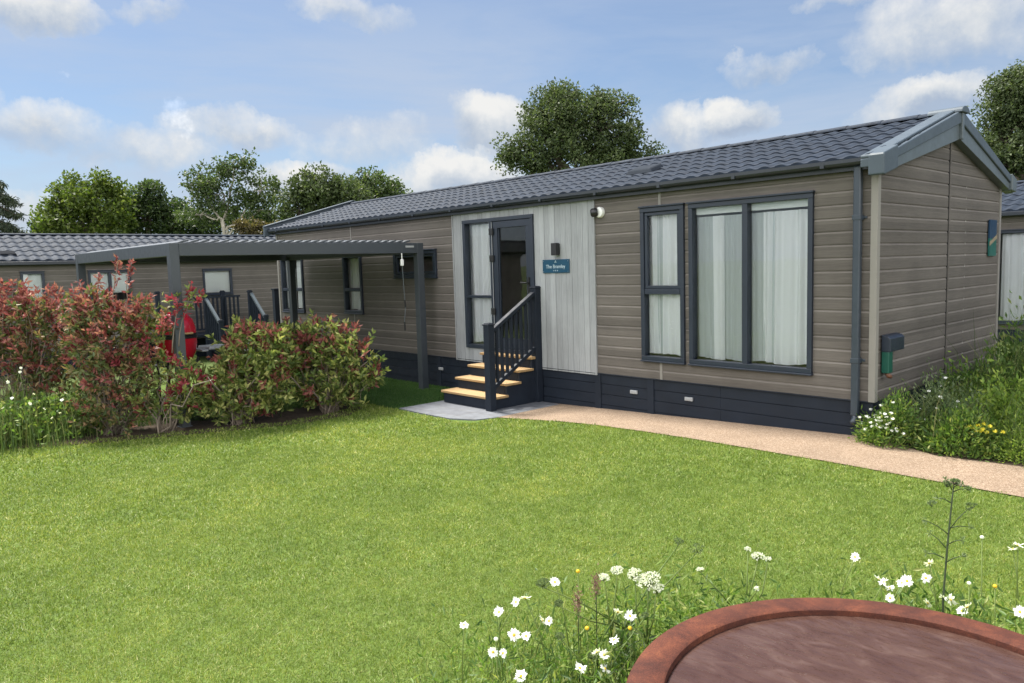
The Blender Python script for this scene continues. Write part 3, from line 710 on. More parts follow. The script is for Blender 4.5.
mb = MB(); mb.box(X1-.02, X1+.02, -.725, -.675, 1.88, 1.985); mb.build('gear_box', m_white, ck, bevel=.01)
mb = MB(); mb.tube([(X1, -.70, HT-BH+.0), (X1+.003, -.70, 1.985)], .008); mb.build('hook', m_white, ck)
mb = MB(); mb.tube([(X1+.005, -.70, 1.88), (X1+.0, -.685, 1.5), (X1+.0, -.67, 1.22), (X1+.0, -.70, 1.0), (X1, -.695, .86)], .005); mb.build('rod', m_fascia, ck)
mb = MB(); mb.tube([(X1, -.68, 1.34), (X1, -.67, 1.22)], .013); mb.build('grip', m_dark, ck); mb = MB(); mb.tube([(X1, -.70, .99), (X1, -.695, .85)], .013); mb.build('grip', m_dark, ck)

# ------------------------------------------------------------------ kamado barbecue behind the hedge
kb = thing('barbecue', (-7.62, -4.06, gz(-8)), 'red domed ceramic barbecue with grey side shelf between hedge and pergola', 'barbecue')
kx, ky = -7.62, -4.06; m_redgloss = painted('glossy red glaze', (.42, .012, .028), .16, .05, .6)
mb = MB(); mb.lathe((kx, ky, 0), [(.13, .62), (.19, .68), (.245, .80), (.262, .92), (.258, 1.0)], 32); mb.build('firebox', m_redgloss, kb, smooth=True, angle=40)
mb = MB(); mb.lathe((kx, ky, 0), [(.26, 1.035), (.255, 1.12), (.225, 1.23), (.16, 1.31), (.08, 1.345), (.055, 1.35)], 32); ld = mb.build('lid', m_redgloss, kb, smooth=True, angle=40)
mb = MB(); mb.lathe((kx, ky, 0), [(.06, 1.345), (.06, 1.39), (.075, 1.39), (.075, 1.42), (.0, 1.425)], 20); mb.build('chimney_cap', m_dark, ld)
mb = MB(); mb.lathe((kx, ky, 0), [(.266, .985), (.268, .99), (.268, 1.014), (.266, 1.016)], 32); mb.lathe((kx, ky, 0), [(.266, 1.021), (.268, 1.024), (.268, 1.05), (.266, 1.052)], 32); mb.build('metal_band', m_dark, kb)
mb = MB(); mb.tube([(kx+.27, ky-.1, 1.06), (kx+.34, ky-.1, 1.06), (kx+.34, ky+.1, 1.06), (kx+.27, ky+.1, 1.06)], .014); mb.build('handle', m_tread, ld)
mb = MB(); mb.box(kx-.20, kx+.20, ky+.36, ky+.90, .80, .84); mb.box(kx-.18, kx+.18, ky+.27, ky+.36, .78, .81); mb.build('side_shelf', m_grey, kb, bevel=.01)
for dx in (-.2, .2):
    for dy in (-.2, .2):
        mb = MB(); mb.tube([(kx+dx, ky+dy, gz(-8)), (kx+dx, ky+dy, .72)], .018); mb.build('leg', m_dark, kb)
mb = MB(); mb.lathe((kx, ky, 0), [(.29, .62), (.29, .64), (.27, .64), (.27, .62)], 32, True); mb.build('ring_frame', m_dark, kb); mb = MB(); mb.box(kx-.21, kx+.21, ky-.21, ky+.21, .15, .17); mb.build('bottom_shelf', m_dark, kb)

# ------------------------------------------------------------------ left lodge
LX = -18.77; lz = -.45
ll = thing('holiday_lodge', (LX-2, -1, lz), 'low taupe lodge with slate tiled roof behind the pergola and red hedge', 'lodge')
WL2 = Wall((LX, -13, 0), (0, 1, 0), (1, 0, 0)); aL = 18.6
A = lambda y: y + 13
lw = [(A(-3.78), A(-3.27), 1.30, 2.03), (A(-2.29), A(-1.27), 1.2, 2.02), (A(.63), A(1.47), 1.27, 1.99)]
mb = MB(); boards(mb, WL2, 0, aL, .05, 2.25, lw, None, .07); mb.mi = 0; mb.quad(WL2.P(aL, 0, 0), WL2.P(aL, -4, 0), WL2.P(aL, -4, 2.25), WL2.P(aL, 0, 2.25)); mb.quad(WL2.P(0, 0, 0), WL2.P(0, -4, 0), WL2.P(0, -4, 2.25), WL2.P(0, 0, 2.25)); mb.quad(WL2.P(0, -4, 0), WL2.P(aL, -4, 0), WL2.P(aL, -4, 2.25), WL2.P(0, -4, 2.25)); mb.build('wall', [m_board, m_bevel_lit], ll)
mb = MB(); mb.wbox(WL2, 0.1, aL-.1, -2.2, -2.1, .1, 2.2); mb.build('interior', m_inner, ll)
mb = MB(); mb.wbox(WL2, 0, aL, -.06, -.02, lz-.05, .05); mb.build('skirting', m_skirt, ll)
window(WL2, *lw[0], ll, blind=.62)
window(WL2, *lw[1], ll, mull=((lw[1][0]+lw[1][1])/2,), blind=.52)
window(WL2, *lw[2], ll, blind=.60)
mb = MB(); tile_roof(mb, (LX+.14, -13.1, 0), (0, 1, 0), (-1, 0, 0), aL+.2, 2.15, 2.30, 3.03, pitch=.24, rows=6, sub=6, amp=.026); rf = mb.build('roof', m_roof, ll, smooth=True, angle=35)
mb = MB(); tile_roof(mb, (LX-4.16, -13.1, 0), (0, 1, 0), (1, 0, 0), aL+.2, 2.15, 2.30, 3.03, pitch=.24, rows=6, sub=4); mb.build('rear_roof_slope', m_roof, ll, smooth=True)
mb = MB(); arc = [(LX-2.01 + .11*math.cos(t), -13.1, 3.03 + .05*math.sin(t)) for t in np.linspace(0, math.pi, 7)]; mb.prism(arc, (0, aL+.2, 0)); mb.build('ridge_tile', m_roof, rf)
mb = MB(); mb.box(LX+.10, LX+.19, -13, aL-13, 2.20, 2.285); mb.box(LX+.02, LX+.10, -13, aL-13, 2.19, 2.28); mb.build('gutter', m_gutter, ll, bevel=.01)
mb = MB(); zz = 2.30 + .5/2.15*.73; mb.hexa([(LX-.52, -4.25, zz+.02), (LX-.22, -4.25, zz-.06), (LX-.22, -3.75, zz-.06), (LX-.52, -3.75, zz+.02), (LX-.5, -4.22, zz+.1), (LX-.24, -4.22, zz+.02), (LX-.24, -3.78, zz+.02), (LX-.5, -3.78, zz+.1)]); mb.build('roof_vent', painted('dull vent', (.014, .016, .02), .95, .1, .05), rf)
# its deck landing with steps
dk = thing('deck_steps', (-17.4, .8, lz), 'dark balustraded deck landing and steps in front of the far lodge wall', 'steps')
mb = MB(); mb.box(LX+.02, -17.6, -1.1, 1.5, .18, .24); mb.build('deck', m_skirt, dk)
def fence_post(x, y, z, zb=lz):
    mb = MB(); mb.box(x-.05, x+.05, y-.05, y+.05, zb, z); po = mb.build('newel_post', m_skirt, dk, bevel=.005)
    mb = MB(); mb.box(x-.062, x+.062, y-.062, y+.062, z, z+.03); mb.box(x-.045, x+.045, y-.045, y+.045, z+.03, z+.055); mb.build('post_cap', m_skirt, po)
for x, y, z in ((-17.57, -1.02, 1.40), (-17.57, .20, 1.24), (-17.57, 1.44, 1.33), (-18.5, 1.05, 1.33), (-16.8, .27, .60), (-16.8, 1.52, .66)): fence_post(x, y, z)
for y, za, zb in ((.20, 1.20, .56), (1.46, 1.29, .62)):
    mb = MB(); mb.bar((-17.52, y, za), (-16.84, y+.06, zb), .08, .05); mb.build('handrail', m_vergecap if 0 else m_fascia, dk)
    for i in range(6):
        x = -17.42 + i*.105; f = (x+17.52)/.68; mb = MB(); mb.box(x-.02, x+.02, y+.06*f-.02, y+.06*f+.02, -.12 - .2*f, za-.03 + (zb-za)*f); mb.build('baluster', m_skirt, dk)
mb = MB(); mb.bar((-18.2, .12, 1.22), (-18.2, 1.42, 1.22), .07, .05); mb.bar((-18.2, .12, .34), (-18.2, 1.42, .34), .05, .05); mb.build('back_rail', m_skirt, dk)
for i in range(11):
    y = .18 + i*.118; mb = MB(); mb.box(-18.22, -18.18, y-.022, y+.022, .36, 1.20); mb.build('baluster', m_skirt, dk)
for i in range(4):
    mb = MB(); mb.box(-17.58+i*.22, -17.33+i*.22, .28, 1.44, .05-i*.15, .09-i*.15); mb.build('tread', m_grey, dk)
fp = thing('fence_post', (-13.4, .55, gz(-13)), 'single dark square post at the far end of the lodge', 'post')
p = D(275.5, 290, 17.2)
fp.location = (p[0], p[1], gz(p[0])); WL[fp.name] = np.array(fp.location)
mb = MB(); mb.box(p[0]-.06, p[0]+.06, p[1]-.06, p[1]+.06, gz(p[0]), p[2]); mb.build('shaft', m_skirt, fp, bevel=.005)
mb = MB(); mb.box(p[0]-.075, p[0]+.075, p[1]-.075, p[1]+.075, p[2], p[2]+.035); mb.build('cap', m_skirt, fp)

# ------------------------------------------------------------------ right lodge
RYW = 10.78
rl = thing('holiday_lodge', (1.5, RYW+2, 0), 'partly seen taupe lodge with full height curtained window past the gable', 'lodge')
WR = Wall((-6, RYW, 0), (1, 0, 0), (0, -1, 0)); AR = lambda x: x + 6
rw = [(AR(-1.86), AR(.4), .33, 2.26)]
mb = MB(); boards(mb, WR, 0, 14, .2, 2.58, rw, None, .18, .14); mb.mi = 0; mb.quad(WR.P(14, 0, .2), WR.P(14, -4, .2), WR.P(14, -4, 2.6), WR.P(14, 0, 2.6)); mb.quad(WR.P(0, 0, .2), WR.P(0, -4, .2), WR.P(0, -4, 2.6), WR.P(0, 0, 2.6)); mb.quad(WR.P(0, -4, .2), WR.P(14, -4, .2), WR.P(14, -4, 2.6), WR.P(0, -4, 2.6)); mb.build('wall', [m_board, m_bevel_lit], rl)
mb = MB(); mb.wbox(WR, .1, 13.9, -2.3, -2.2, .3, 2.5); mb.build('interior', m_inner, rl)
mb = MB(); mb.wbox(WR, 0, 14, -.06, -.02, -.05, .2); mb.build('skirting', m_skirt, rl)
window(WR, *rw[0], rl, mull=(rw[0][0]+1.13,), curt=((rw[0][0]+.07, rw[0][0]+1.06, 'c'), (rw[0][0]+1.2, rw[0][1]-.07, 'c')))
mb = MB(); tile_roof(mb, (-6.1, RYW-.14, 0), (1, 0, 0), (0, 1, 0), 14.2, 2.15, 2.66, 3.38, pitch=.22, rows=6, sub=6, amp=.025); rf = mb.build('roof', m_roof, rl, smooth=True, angle=35)
mb = MB(); tile_roof(mb, (-6.1, RYW+4.16, 0), (1, 0, 0), (0, -1, 0), 14.2, 2.15, 2.66, 3.38, pitch=.22, rows=6, sub=4); mb.build('rear_roof_slope', m_roof, rl, smooth=True)
mb = MB(); arc = [(-6.1, RYW+2.01 + .11*math.cos(t), 3.38 + .05*math.sin(t)) for t in np.linspace(0, math.pi, 7)]; mb.prism(arc, (14.2, 0, 0)); mb.build('ridge_tile', m_roof, rf)
mb = MB(); mb.box(-6, 8, RYW-.19, RYW-.10, 2.56, 2.645); mb.box(-6, 8, RYW-.10, RYW-.02, 2.55, 2.64); mb.build('gutter', m_gutter, rl, bevel=.01)

# ------------------------------------------------------------------ foliage tools
def leaf_geo(P, d, L, Wd, curl=.25):
    """rhombic folded leaves at P along d"""
    N = len(P); L = np.broadcast_to(L, N)[:, None]; Wd = np.broadcast_to(Wd, N)[:, None]
    d = unit(d); r = unit(np.cross(d, unit(rng.normal(size=(N, 3))))); n = np.cross(r, d)
    m = P + d*L*.5
    V = np.stack([P, m + r*Wd*.5 + n*Wd*curl, P + d*L + n*(-L*.08), m - r*Wd*.5 + n*Wd*curl], 1).reshape(-1, 3)
    b = np.arange(N)[:, None]*4
    return V, np.concatenate([b + np.array([[0, 1, 2]]), b + np.array([[0, 2, 3]])])
def join(parts):
    V = []; F = []; o = 0
    for v, f in parts: V.append(v); F.append(f + o); o += len(v)
    return np.concatenate(V), np.concatenate(F)
def ball(n, inner=.55):
    u = unit(rng.normal(size=(n, 3))); return u * (inner + (1 - inner)*rng.random((n, 1)))**.6
def limb(p, q, r0, r1, mb, n=7, wob=.12, sides=7):
    p = np.array(p, float); q = np.array(q, float); L = np.linalg.norm(q - p); pts = []
    for i in range(n + 1):
        t = i/n; pts.append(p + (q - p)*t + rng.normal(size=3)*L*wob*.25*math.sin(math.pi*t) + np.array([0, 0, L*.06*math.sin(math.pi*t)]))
    mb.tube(pts, list(np.linspace(r0, r1, n + 1)), sides)

def tree(name, px, base_dep, blobs, mat, label, leaf=.13, clus=60, per=70, cr=.45, bark=None, trunk_r=.16, fork=.45, group=None, wid=.6, cdist=.55, extra=None):
    """blobs: (px, py, rx_px, ry_px, share) crown masses seen at depth base_dep"""
    b = D(px, 260, base_dep); gzb = gz(max(b[0], -15)); base = np.array([b[0], b[1], gzb])
    k = base_dep / FPX
    root = thing(name, tuple(base), label, 'tree', group)
    mbt = MB(); tot = sum(bb[4] for bb in blobs)
    cents = []; parts = []
    fw = CF.copy(); fw[2] = 0; fw /= np.linalg.norm(fw); rt = np.array([fw[1], -fw[0], 0])
    top = None
    for (x, y, rx, ry, sh) in blobs:
        c = D(x, y, base_dep) ; R3 = np.array([rx*k, (rx+ry)/2*k*.9, ry*k])*.90
        nC = max(4, int(clus*.72*sh/tot)); q = ball(nC, cdist)*(.74 + .56*rng.random((nC, 1)))
        off = q*R3[None]; pos = c + off[:, :1]*rt + off[:, 1:2]*fw + off[:, 2:]*np.array([0, 0, 1.])
        cents.append((c, R3, pos))
        for pc in pos:
            sz = rng.random(); rr = cr*(.45 + .9*sz); m = int(per*(.35 + 1.1*sz**1.3))
            o = ball(m, .2)*rr*np.array([1, 1, .75]); dirs = unit(o*.6 + rng.normal(size=(m, 3))*.7 + np.array([0, 0, -.15])*rr)
            parts.append(leaf_geo(pc + o, dirs, leaf*(.6+.8*rng.random(m)), leaf*wid*(.7+.6*rng.random(m))))
    allc = np.concatenate([p for _, _, p in cents]); topz = allc[:, 2].max(); midz = base[2] + (topz - base[2])*fork
    tp = np.array([base[0], base[1], midz]); limb(base, tp, trunk_r, trunk_r*.75, mbt, 6, .05, 9)
    for c, R3, pos in cents:
        limb(tp - np.array([0, 0, (midz-base[2])*.25*rng.random()]), c, trunk_r*.6, trunk_r*.25, mbt, 6, .2)
        sel = pos[rng.permutation(len(pos))[:max(4, len(pos)//2)]]
        for s_ in sel: limb(c + (s_-c)*.05, s_, trunk_r*.18, trunk_r*.05, mbt, 4, .2, 5)
    mbt.build('trunk', bark or m_bark, root, smooth=True)
    V, F = join(parts); np_mesh('crown', V, F, mat, root)
    return root

# ------------------------------------------------------------------ trees behind
tg = 'trees beyond the lodges'
tree('tree', 82, 40, [(85, 200, 32, 26, 3), (70, 222, 34, 22, 3), (105, 215, 24, 28, 2.5), (60, 200, 14, 18, 1), (100, 185, 16, 12, 1)], m_tree_y, 'yellow green broad tree on the far left behind the roof', .20, 190, 95, .62, trunk_r=.22, group=tg)
tree('tree', 122, 43, [(121, 205, 9, 20, 1), (126, 222, 18, 20, 1.6)], m_tree_d, 'slim dark pointed tree next to the yellow green tree', .19, 70, 95, .6, trunk_r=.16, group=tg)
tree('tree', 152, 42, [(150, 196, 17, 18, 1.4), (146, 220, 22, 24, 2), (165, 214, 16, 22, 1.4), (185, 222, 26, 22, 2), (215, 224, 30, 14, 1.6), (260, 224, 26, 14, 1.2)], m_tree_d, 'dark green tree between slim tree and tall airy tree', .19, 220, 95, .6, trunk_r=.2, group=tg)
tree('tree', 226, 39, [(235, 168, 26, 15, 2.1), (200, 186, 20, 20, 1.6), (225, 195, 26, 22, 1.5), (262, 190, 24, 20, 1.9), (245, 216, 24, 16, 1.1), (270, 210, 15, 22, 1.), (200, 215, 20, 18, 1.5)], m_tree_g, 'tall airy tree with pale trunk and sky gaps in its crown', .17, 205, 52, .46, bark=m_palebark, trunk_r=.11, fork=.62, group=tg, cdist=.3)
tree('tree', 322, 38, [(318, 195, 26, 24, 3), (300, 212, 22, 24, 2), (340, 205, 24, 24, 2), (356, 208, 22, 20, 1.6)], m_tree_m, 'rounded dark green tree just left of the lodge roof', .18, 190, 100, .55, trunk_r=.2, group=tg)
tree('tree', 374, 41, [(372, 188, 24, 16, 2), (390, 198, 16, 18, 1.2), (356, 200, 18, 18, 1.5)], m_tree_g, 'low grey green tree showing over the lodge ridge', .18, 110, 95, .55, trunk_r=.18, group=tg)
tree('tree', 575, 25, [(565, 118, 46, 28, 3.2), (600, 128, 42, 30, 3), (540, 142, 34, 30, 2.4), (575, 158, 62, 26, 3.4), (628, 150, 24, 22, 1.3), (520, 160, 20, 20, 1), (560, 100, 26, 13, 1), (612, 106, 20, 12, .8), (640, 168, 16, 10, .5)], m_tree_m, 'large bushy green tree rising behind the middle of the lodge roof', .105, 400, 130, .42, trunk_r=.2, fork=.55, group=tg)
tree('tree', 1030, 21, [(1015, 100, 32, 30, 2.6), (1040, 90, 36, 36, 3), (1005, 140, 30, 30, 2.4), (1040, 150, 44, 40, 3.6), (1000, 165, 22, 26, 1.5), (1075, 120, 44, 50, 3)], m_tree_m, 'big leafy green tree behind the right hand gable end', .095, 420, 125, .36, trunk_r=.2, fork=.5, group=tg)
tree('shrub', 252, 36, [(250, 229, 16, 10, 1), (268, 232, 12, 8, .8)], m_tree_b, 'low brownish bush at the foot of the airy tree', .16, 60, 60, .3, trunk_r=.06, group=None)['category'] = 'bush'
tree('tree', 40, 42, [(40, 231, 6, 8, 1)], m_tree_d, 'small dark bush top peeping over the far left roof', .18, 24, 60, .35, trunk_r=.06)
# cedar at the far left edge with drooping branches
cb = D(-40, 262, 34); ced = thing('cedar_tree', (cb[0], cb[1], -.45), 'dark cedar reaching drooping branches in from the left edge', 'tree')
mb = MB(); limb((cb[0], cb[1], -.45), D(-40, 150, 34), .25, .05, mb, 8, .03, 9); parts = []
for (x0, y0, x1, y1) in ((-40, 180, 14, 204), (-40, 200, 18, 216), (-40, 196, 8, 198), (-40, 222, 20, 232), (-40, 215, 12, 228), (-40, 238, 16, 240), (-40, 170, 0, 186), (-40, 190, -80, 210), (-40, 215, -85, 235)):
    for dz in (-.6, .5):
        p0 = D(x0, y0, 34); p1 = D(x1, y1, 34 + dz*1.5); mid_ = (p0 + p1)/2 + np.array([0, 0, .35]); mb.tube([p0, mid_, p1], [.06, .04, .012], 5)
        t = rng.random(420)[:, None]**.7; c = (1-t)**2*p0 + 2*t*(1-t)*mid_ + t*t*p1
        c = c + rng.normal(size=(420, 3))*np.array([.14, .14, .06]); parts.append(leaf_geo(c, unit(rng.normal(size=(420, 3))*.5 + np.array([0, 0, -.7])), .26, .06))
mb.build('trunk', m_bark, ced, smooth=True); V, F = join(parts); np_mesh('crown', V, F, m_needle, ced)

# ------------------------------------------------------------------ red leaved shrubs
def shrub(basepx, blobs, mats, n, label, red=.45, group='red leaved shrubs along the lawn edge', shoots=(), leaf=.085, redmat=None, depth_off=0.):
    b = Gnd(*basepx); dep = (b - CAM) @ CF + depth_off; k = dep/FPX; base = CAM + (b - CAM)*1.0; base[2] = gz(base[0])
    root = thing('photinia_shrub', tuple(base), label, 'shrub', group)
    fw = CF.copy(); fw[2] = 0; fw /= np.linalg.norm(fw); rt = np.array([fw[1], -fw[0], 0])
    parts = []; rparts = []; mbs = MB(); tot = sum(bb[4] for bb in blobs); ztop = max(D(x, y - ry, dep)[2] for x, y, rx, ry, s in blobs)
    for (x, y, rx, ry, sh) in blobs:
        c = D(x, y, dep); R3 = np.array([rx*k, (rx+ry)/2*k, ry*k])*.90; nc = int(n*sh/tot/11)
        q = ball(nc, .40)*(.66 + .72*rng.random((nc, 1))); off = q*R3; pos = c + off[:, :1]*rt + off[:, 1:2]*fw*.8 + off[:, 2:]*np.array([0, 0, 1.])
        for pc, qq in zip(pos, q):
            if pc[2] < base[2] + .05: continue
            m = int(rng.integers(7, 16)); up = unit(qq*np.array([.7, .7, .4]) + np.array([0, 0, .55]) + rng.normal(size=3)*.3)
            t = rng.random(m)[:, None]*.17; o = pc + (qq[0]*rt + qq[1]*fw)*0 + up*t
            dirs = unit(up*.75 + rng.normal(size=(m, 3))*.75); 
            h = (pc[2] - base[2])/(ztop - base[2]); isred = rng.random() < red*(.25 + 1.1*h)*(1.25 if qq[2] > .1 else .7)
            g = leaf_geo(o, dirs, leaf*(.65+.6*rng.random(m)), leaf*.40*(.8+.4*rng.random(m)), .18)
            (rparts if isred else parts).append(g)
            if rng.random() < .16: limb(base + rng.normal(size=3)*np.array([.06, .06, 0]), pc + up*.1, .007, .002, mbs, 5, .25, 5)
    for (x, y) in shoots:
        tip = D(x, y, dep + rng.normal()*.12); s0 = base + (tip - base)*.55; s0[2] = base[2] + (tip[2]-base[2])*.6
        limb(s0, tip, .008, .003, mbs, 5, .1, 5); m = 34
        t = rng.random(m)[:, None]**.6; o = s0 + (tip - s0)*(.45 + .55*t)
        rparts.append(leaf_geo(o, unit(rng.normal(size=(m, 3))*.8 + np.array([0, 0, .5])), leaf*(.7+.5*rng.random(m)), leaf*.36, .18))
    for i in range(5): limb(base + rng.normal(size=3)*np.array([.05, .05, 0]), base + np.array([rng.normal()*.3, rng.normal()*.3, .7]), .012, .007, mbs, 6, .2, 6)
    V, F = join(parts); np_mesh('foliage', V, F, mats, root)
    V, F = join(rparts); np_mesh('young_leaves', V, F, redmat or m_red, root)
    mbs.build('branches', m_twig, root, smooth=True)
    return root
shrub((28, 428), [(20, 330, 45, 34, 3), (45, 356, 46, 40, 3), (-12, 343, 46, 46, 3), (10, 388, 56, 40, 3), (5, 304, 22, 16, .8), (40, 310, 20, 16, .8)], m_bronze, 7600, 'tallest red and bronze shrub at the left end of the hedge', .52, shoots=((12, 280), (28, 286), (60, 290), (-5, 280)))
shrub((112, 434), [(112, 345, 40, 40, 3), (118, 388, 44, 40, 3), (88, 325, 28, 28, 1.6), (140, 325, 24, 24, 1.2), (100, 312, 20, 14, .6), (116, 412, 44, 22, 1.4)], m_bronze, 7200, 'dense bronze green shrub with bare stems below the pergola post', .40, shoots=((80, 282), (98, 272), (118, 256), (132, 262), (140, 300), (72, 286)))
shrub((166, 432), [(146, 345, 14, 26, .9), (188, 304, 16, 12, .5), (150, 392, 22, 34, 1.1), (176, 402, 22, 26, .8), (196, 388, 14, 20, .7), (188, 402, 18, 24, 1.3), (182, 372, 10, 12, .4)], m_hedge, 1500, 'thin gappy shrub with crimson shoots before the red barbecue', .3, shoots=((172, 388), (168, 404), (184, 384), (190, 290), (178, 300)), redmat=m_crimson)
shrub((240, 424), [(252, 352, 32, 25, 2), (228, 390, 32, 28, 2), (257, 392, 38, 30, 2), (268, 355, 28, 26, 1.3), (245, 410, 38, 16, 1.)], m_hedge, 6200, 'yellow green shrub with orange red tips right of the barbecue', .22, shoots=((245, 322), (262, 326), (225, 338)), leaf=.095)
shrub((330, 412), [(318, 350, 34, 28, 2), (345, 362, 30, 30, 2), (322, 388, 40, 26, 2), (296, 352, 26, 28, 1.4), (362, 375, 16, 12, .5), (328, 400, 36, 14, .9)], m_hedge, 5700, 'rounded yellow green shrub at the right end of the hedge', .24, shoots=((316, 318), (340, 326), (378, 370), (300, 328), (360, 345)), leaf=.095)

# ------------------------------------------------------------------ grass: real blades
def blades(P, h, w, lean=.5):
    N = len(P); a = rng.random(N)*6.2832; b = rng.random(N)*6.2832; l = lean*np.abs(rng.normal(size=N))
    side = np.stack([np.cos(a), np.sin(a), np.zeros(N)], 1)*(w/2)[:, None]
    tip = P + np.stack([np.cos(b)*l*h, np.sin(b)*l*h, h*np.sqrt(np.clip(1-.4*l*l, .2, 1))], 1)
    V = np.stack([P - side, P + side, tip], 1).reshape(-1, 3)
    return V, np.arange(3*N).reshape(-1, 3)
HB_X = np.array([-7.6, -6.3, -5.35, -4.0, -3.1, -2.3, -1.6]); HB_Y = np.array([-8.75, -7.75, -7.22, -6.68, -6.32, -6.42, -6.85])   # hedge edge: X of the lawn limit at each Y
BOWL = np.array([2.345, -5.62]); BZ = .55; BR = .765
def sample_ground(d0, d1, dens):
    ang = R_(54); A_ = ang*2*(d1*d1 - d0*d0)/2; n = int(A_*dens); r = np.sqrt(d0*d0 + (d1*d1 - d0*d0)*rng.random(n)); t = (rng.random(n)*2 - 1)*ang
    f = math.atan2(CF[1], CF[0]); return np.stack([CAM[0] + r*np.cos(f + t), CAM[1] + r*np.sin(f + t)], 1), r
def lawn_mask(p):
    x, y = p[:, 0], p[:, 1]
    ok = (y < np.interp(x, PATH_X, PATH_LO, left=-1.7) + .012*np.sin(x*23) + .02*rng.random(len(x)))
    ok &= x > np.interp(y, HB_X, HB_Y) + .04*np.sin(y*9) 
    ok &= ~((x > -5.93) & (x < -4.3) & (y > -1.69)); ok &= (np.hypot(x - BOWL[0], y - BOWL[1]) > .6) & (x > -11) & (y > -10.5)
    return ok
parts = []
for d0, d1, dens, h, w in ((1.6, 3.2, 32000, .017, .0026), (3.2, 4.6, 22000, .018, .0033), (4.6, 6.5, 13000, .020, .0050), (6.5, 9, 7000, .023, .0078), (9, 13.5, 2800, .030, .0130)):
    p, r = sample_ground(d0, d1, dens); m = lawn_mask(p); p = p[m]; n = len(p)
    z = np.array([gz(x) for x in p[:, 0]]) - .004
    parts.append(blades(np.column_stack([p, z]), h*(.6 + .7*rng.random(n)), w*(.7 + .6*rng.random(n)), 1.15))
V, F = join(parts); tag(np_mesh('lawn_grass', V, F, m_grass), 'short mown green lawn grass in front of the lodge', 'grass', kind='stuff')
n = 42000; p = np.column_stack([-11.6 + rng.random(n)*5.68, -1.69 + rng.random(n)*1.66]); z = np.full(n, gz(-6.))
n2 = 26000; q = np.column_stack([-8.6 + rng.random(n2)*2.5, -6.2 + rng.random(n2)*4.6]); q = q[q[:, 0] < np.interp(q[:, 1], HB_X, HB_Y) - .7]
p = np.concatenate([p, q]); z = np.full(len(p), gz(-6.))
V, F = blades(np.column_stack([p, z]), .03*(.7+.6*rng.random(len(p))), .010*np.ones(len(p)), .5); tag(np_mesh('turf_grass', V, F, m_turfblade), 'darker short green turf beside the steps and pergola', 'grass', kind='stuff')
def long_grass(poly_fn, n, h0, h1, w, lean=.35):
    p = poly_fn(n); n = len(p); z = np.array([gz(x) for x in p[:, 0]]); b = np.column_stack([p, z]); h = h0 + (h1 - h0)*rng.random(n)**1.5
    a = rng.random(n)*6.283; side = np.stack([np.cos(a), np.sin(a), np.zeros(n)], 1)*w/2; bd = rng.random(n)*6.283; l = lean*(.3 + rng.random(n))
    dv = np.stack([np.cos(bd), np.sin(bd), np.zeros(n)], 1); up = np.array([0, 0, 1.])
    m = b + dv*(l*h*.3)[:, None] + up*(h*.6)[:, None]; t = b + dv*(l*h)[:, None] + up*(h*np.clip(1 - .3*l, .4, 1))[:, None]
    V = np.stack([b - side, b + side, m + side*.8, m - side*.8, t], 1).reshape(-1, 3); i = np.arange(n)[:, None]*5
    return V, np.concatenate([i + np.array([[0, 1, 2]]), i + np.array([[0, 2, 3]]), i + np.array([[3, 2, 4]])])

# long grass and daisies at the left edge
lc = Gnd(40, 436)
def left_patch(n):
    p = np.column_stack([lc[0] + rng.normal(size=n)*.30, lc[1] - .35 + rng.normal(size=n)*.62]); return p[p[:, 0] < -6.72]
parts = [long_grass(left_patch, 6500, .12, .55, .008), long_grass(left_patch, 1500, .35, .80, .006, .2)]
V, F = join(parts); tag(np_mesh('long_grass', V, F, m_tall), 'long uncut grass clump at the left foot of the red hedge', 'grass', kind='stuff')
p = left_patch(3200); z = .05 + .4*rng.random(len(p))**1.6; V, F = leaf_geo(np.column_stack([p[:, 0]+.1, p[:, 1]+.25, gz(-7)+z*1.15]), rng.normal(size=(len(p), 3))+np.array([0, 0, .5]), .07, .03)
tag(np_mesh('weed_leaves', V, F, m_herb), 'leafy green weeds among the long grass by the hedge', 'weeds', kind='stuff')

# ------------------------------------------------------------------ daisies
def make_daisy(name, H, label, group, bend=.12, rad=.026, tilt=None, leaves=True, petals=17):
    root = thing(name, (0, 0, 0), label, 'flower', group)
    top = np.array([bend*H, .3*bend*H, H]); mb = MB(); mb.tube([(0, 0, 0), (bend*H*.2, 0, H*.45), (bend*H*.6, .1*bend*H, H*.8), top], [.0030, .0026, .0022, .0020], 6); mb.build('stem', m_stem, root, smooth=True)
    n = unit(np.array(tilt if tilt is not None else (.3, -.5, .8), float)); r = unit(np.cross(n, (0.1, 0, 1.))); u = np.cross(r, n)
    mb = MB()
    for k in range(petals):
        t = 6.2832*k/petals + random.uniform(-.1, .1); dv = r*math.cos(t) + u*math.sin(t); sd = np.cross(n, dv); ln = rad*random.uniform(.82, 1.05); dr = random.uniform(-.5, .75)
        w = rad*random.uniform(.15, .22); p0 = top + dv*rad*.2
        pts = [p0 - sd*w*.5, p0 + sd*w*.5, top + dv*ln*.75 + sd*w + n*dr*ln*.4, top + dv*ln + n*dr*ln*.8, top + dv*ln*.75 - sd*w + n*dr*ln*.4]; mb.quad(*pts)
    mb.build('petals', m_petal, root)
    mb = MB(); disc(mb, top - n*.002, n, [(rad*.20, 0), (rad*.21, .003), (rad*.15, .005), (rad*.05, .006)], 12); mb.build('flower_centre', m_yellow, root, smooth=True)
    return root
def place(o, x, y, dep, z0=None, rz=0, sc=1.):
    """puts a flower whose head should be at a sight line point; root goes to the ground below"""
    return o
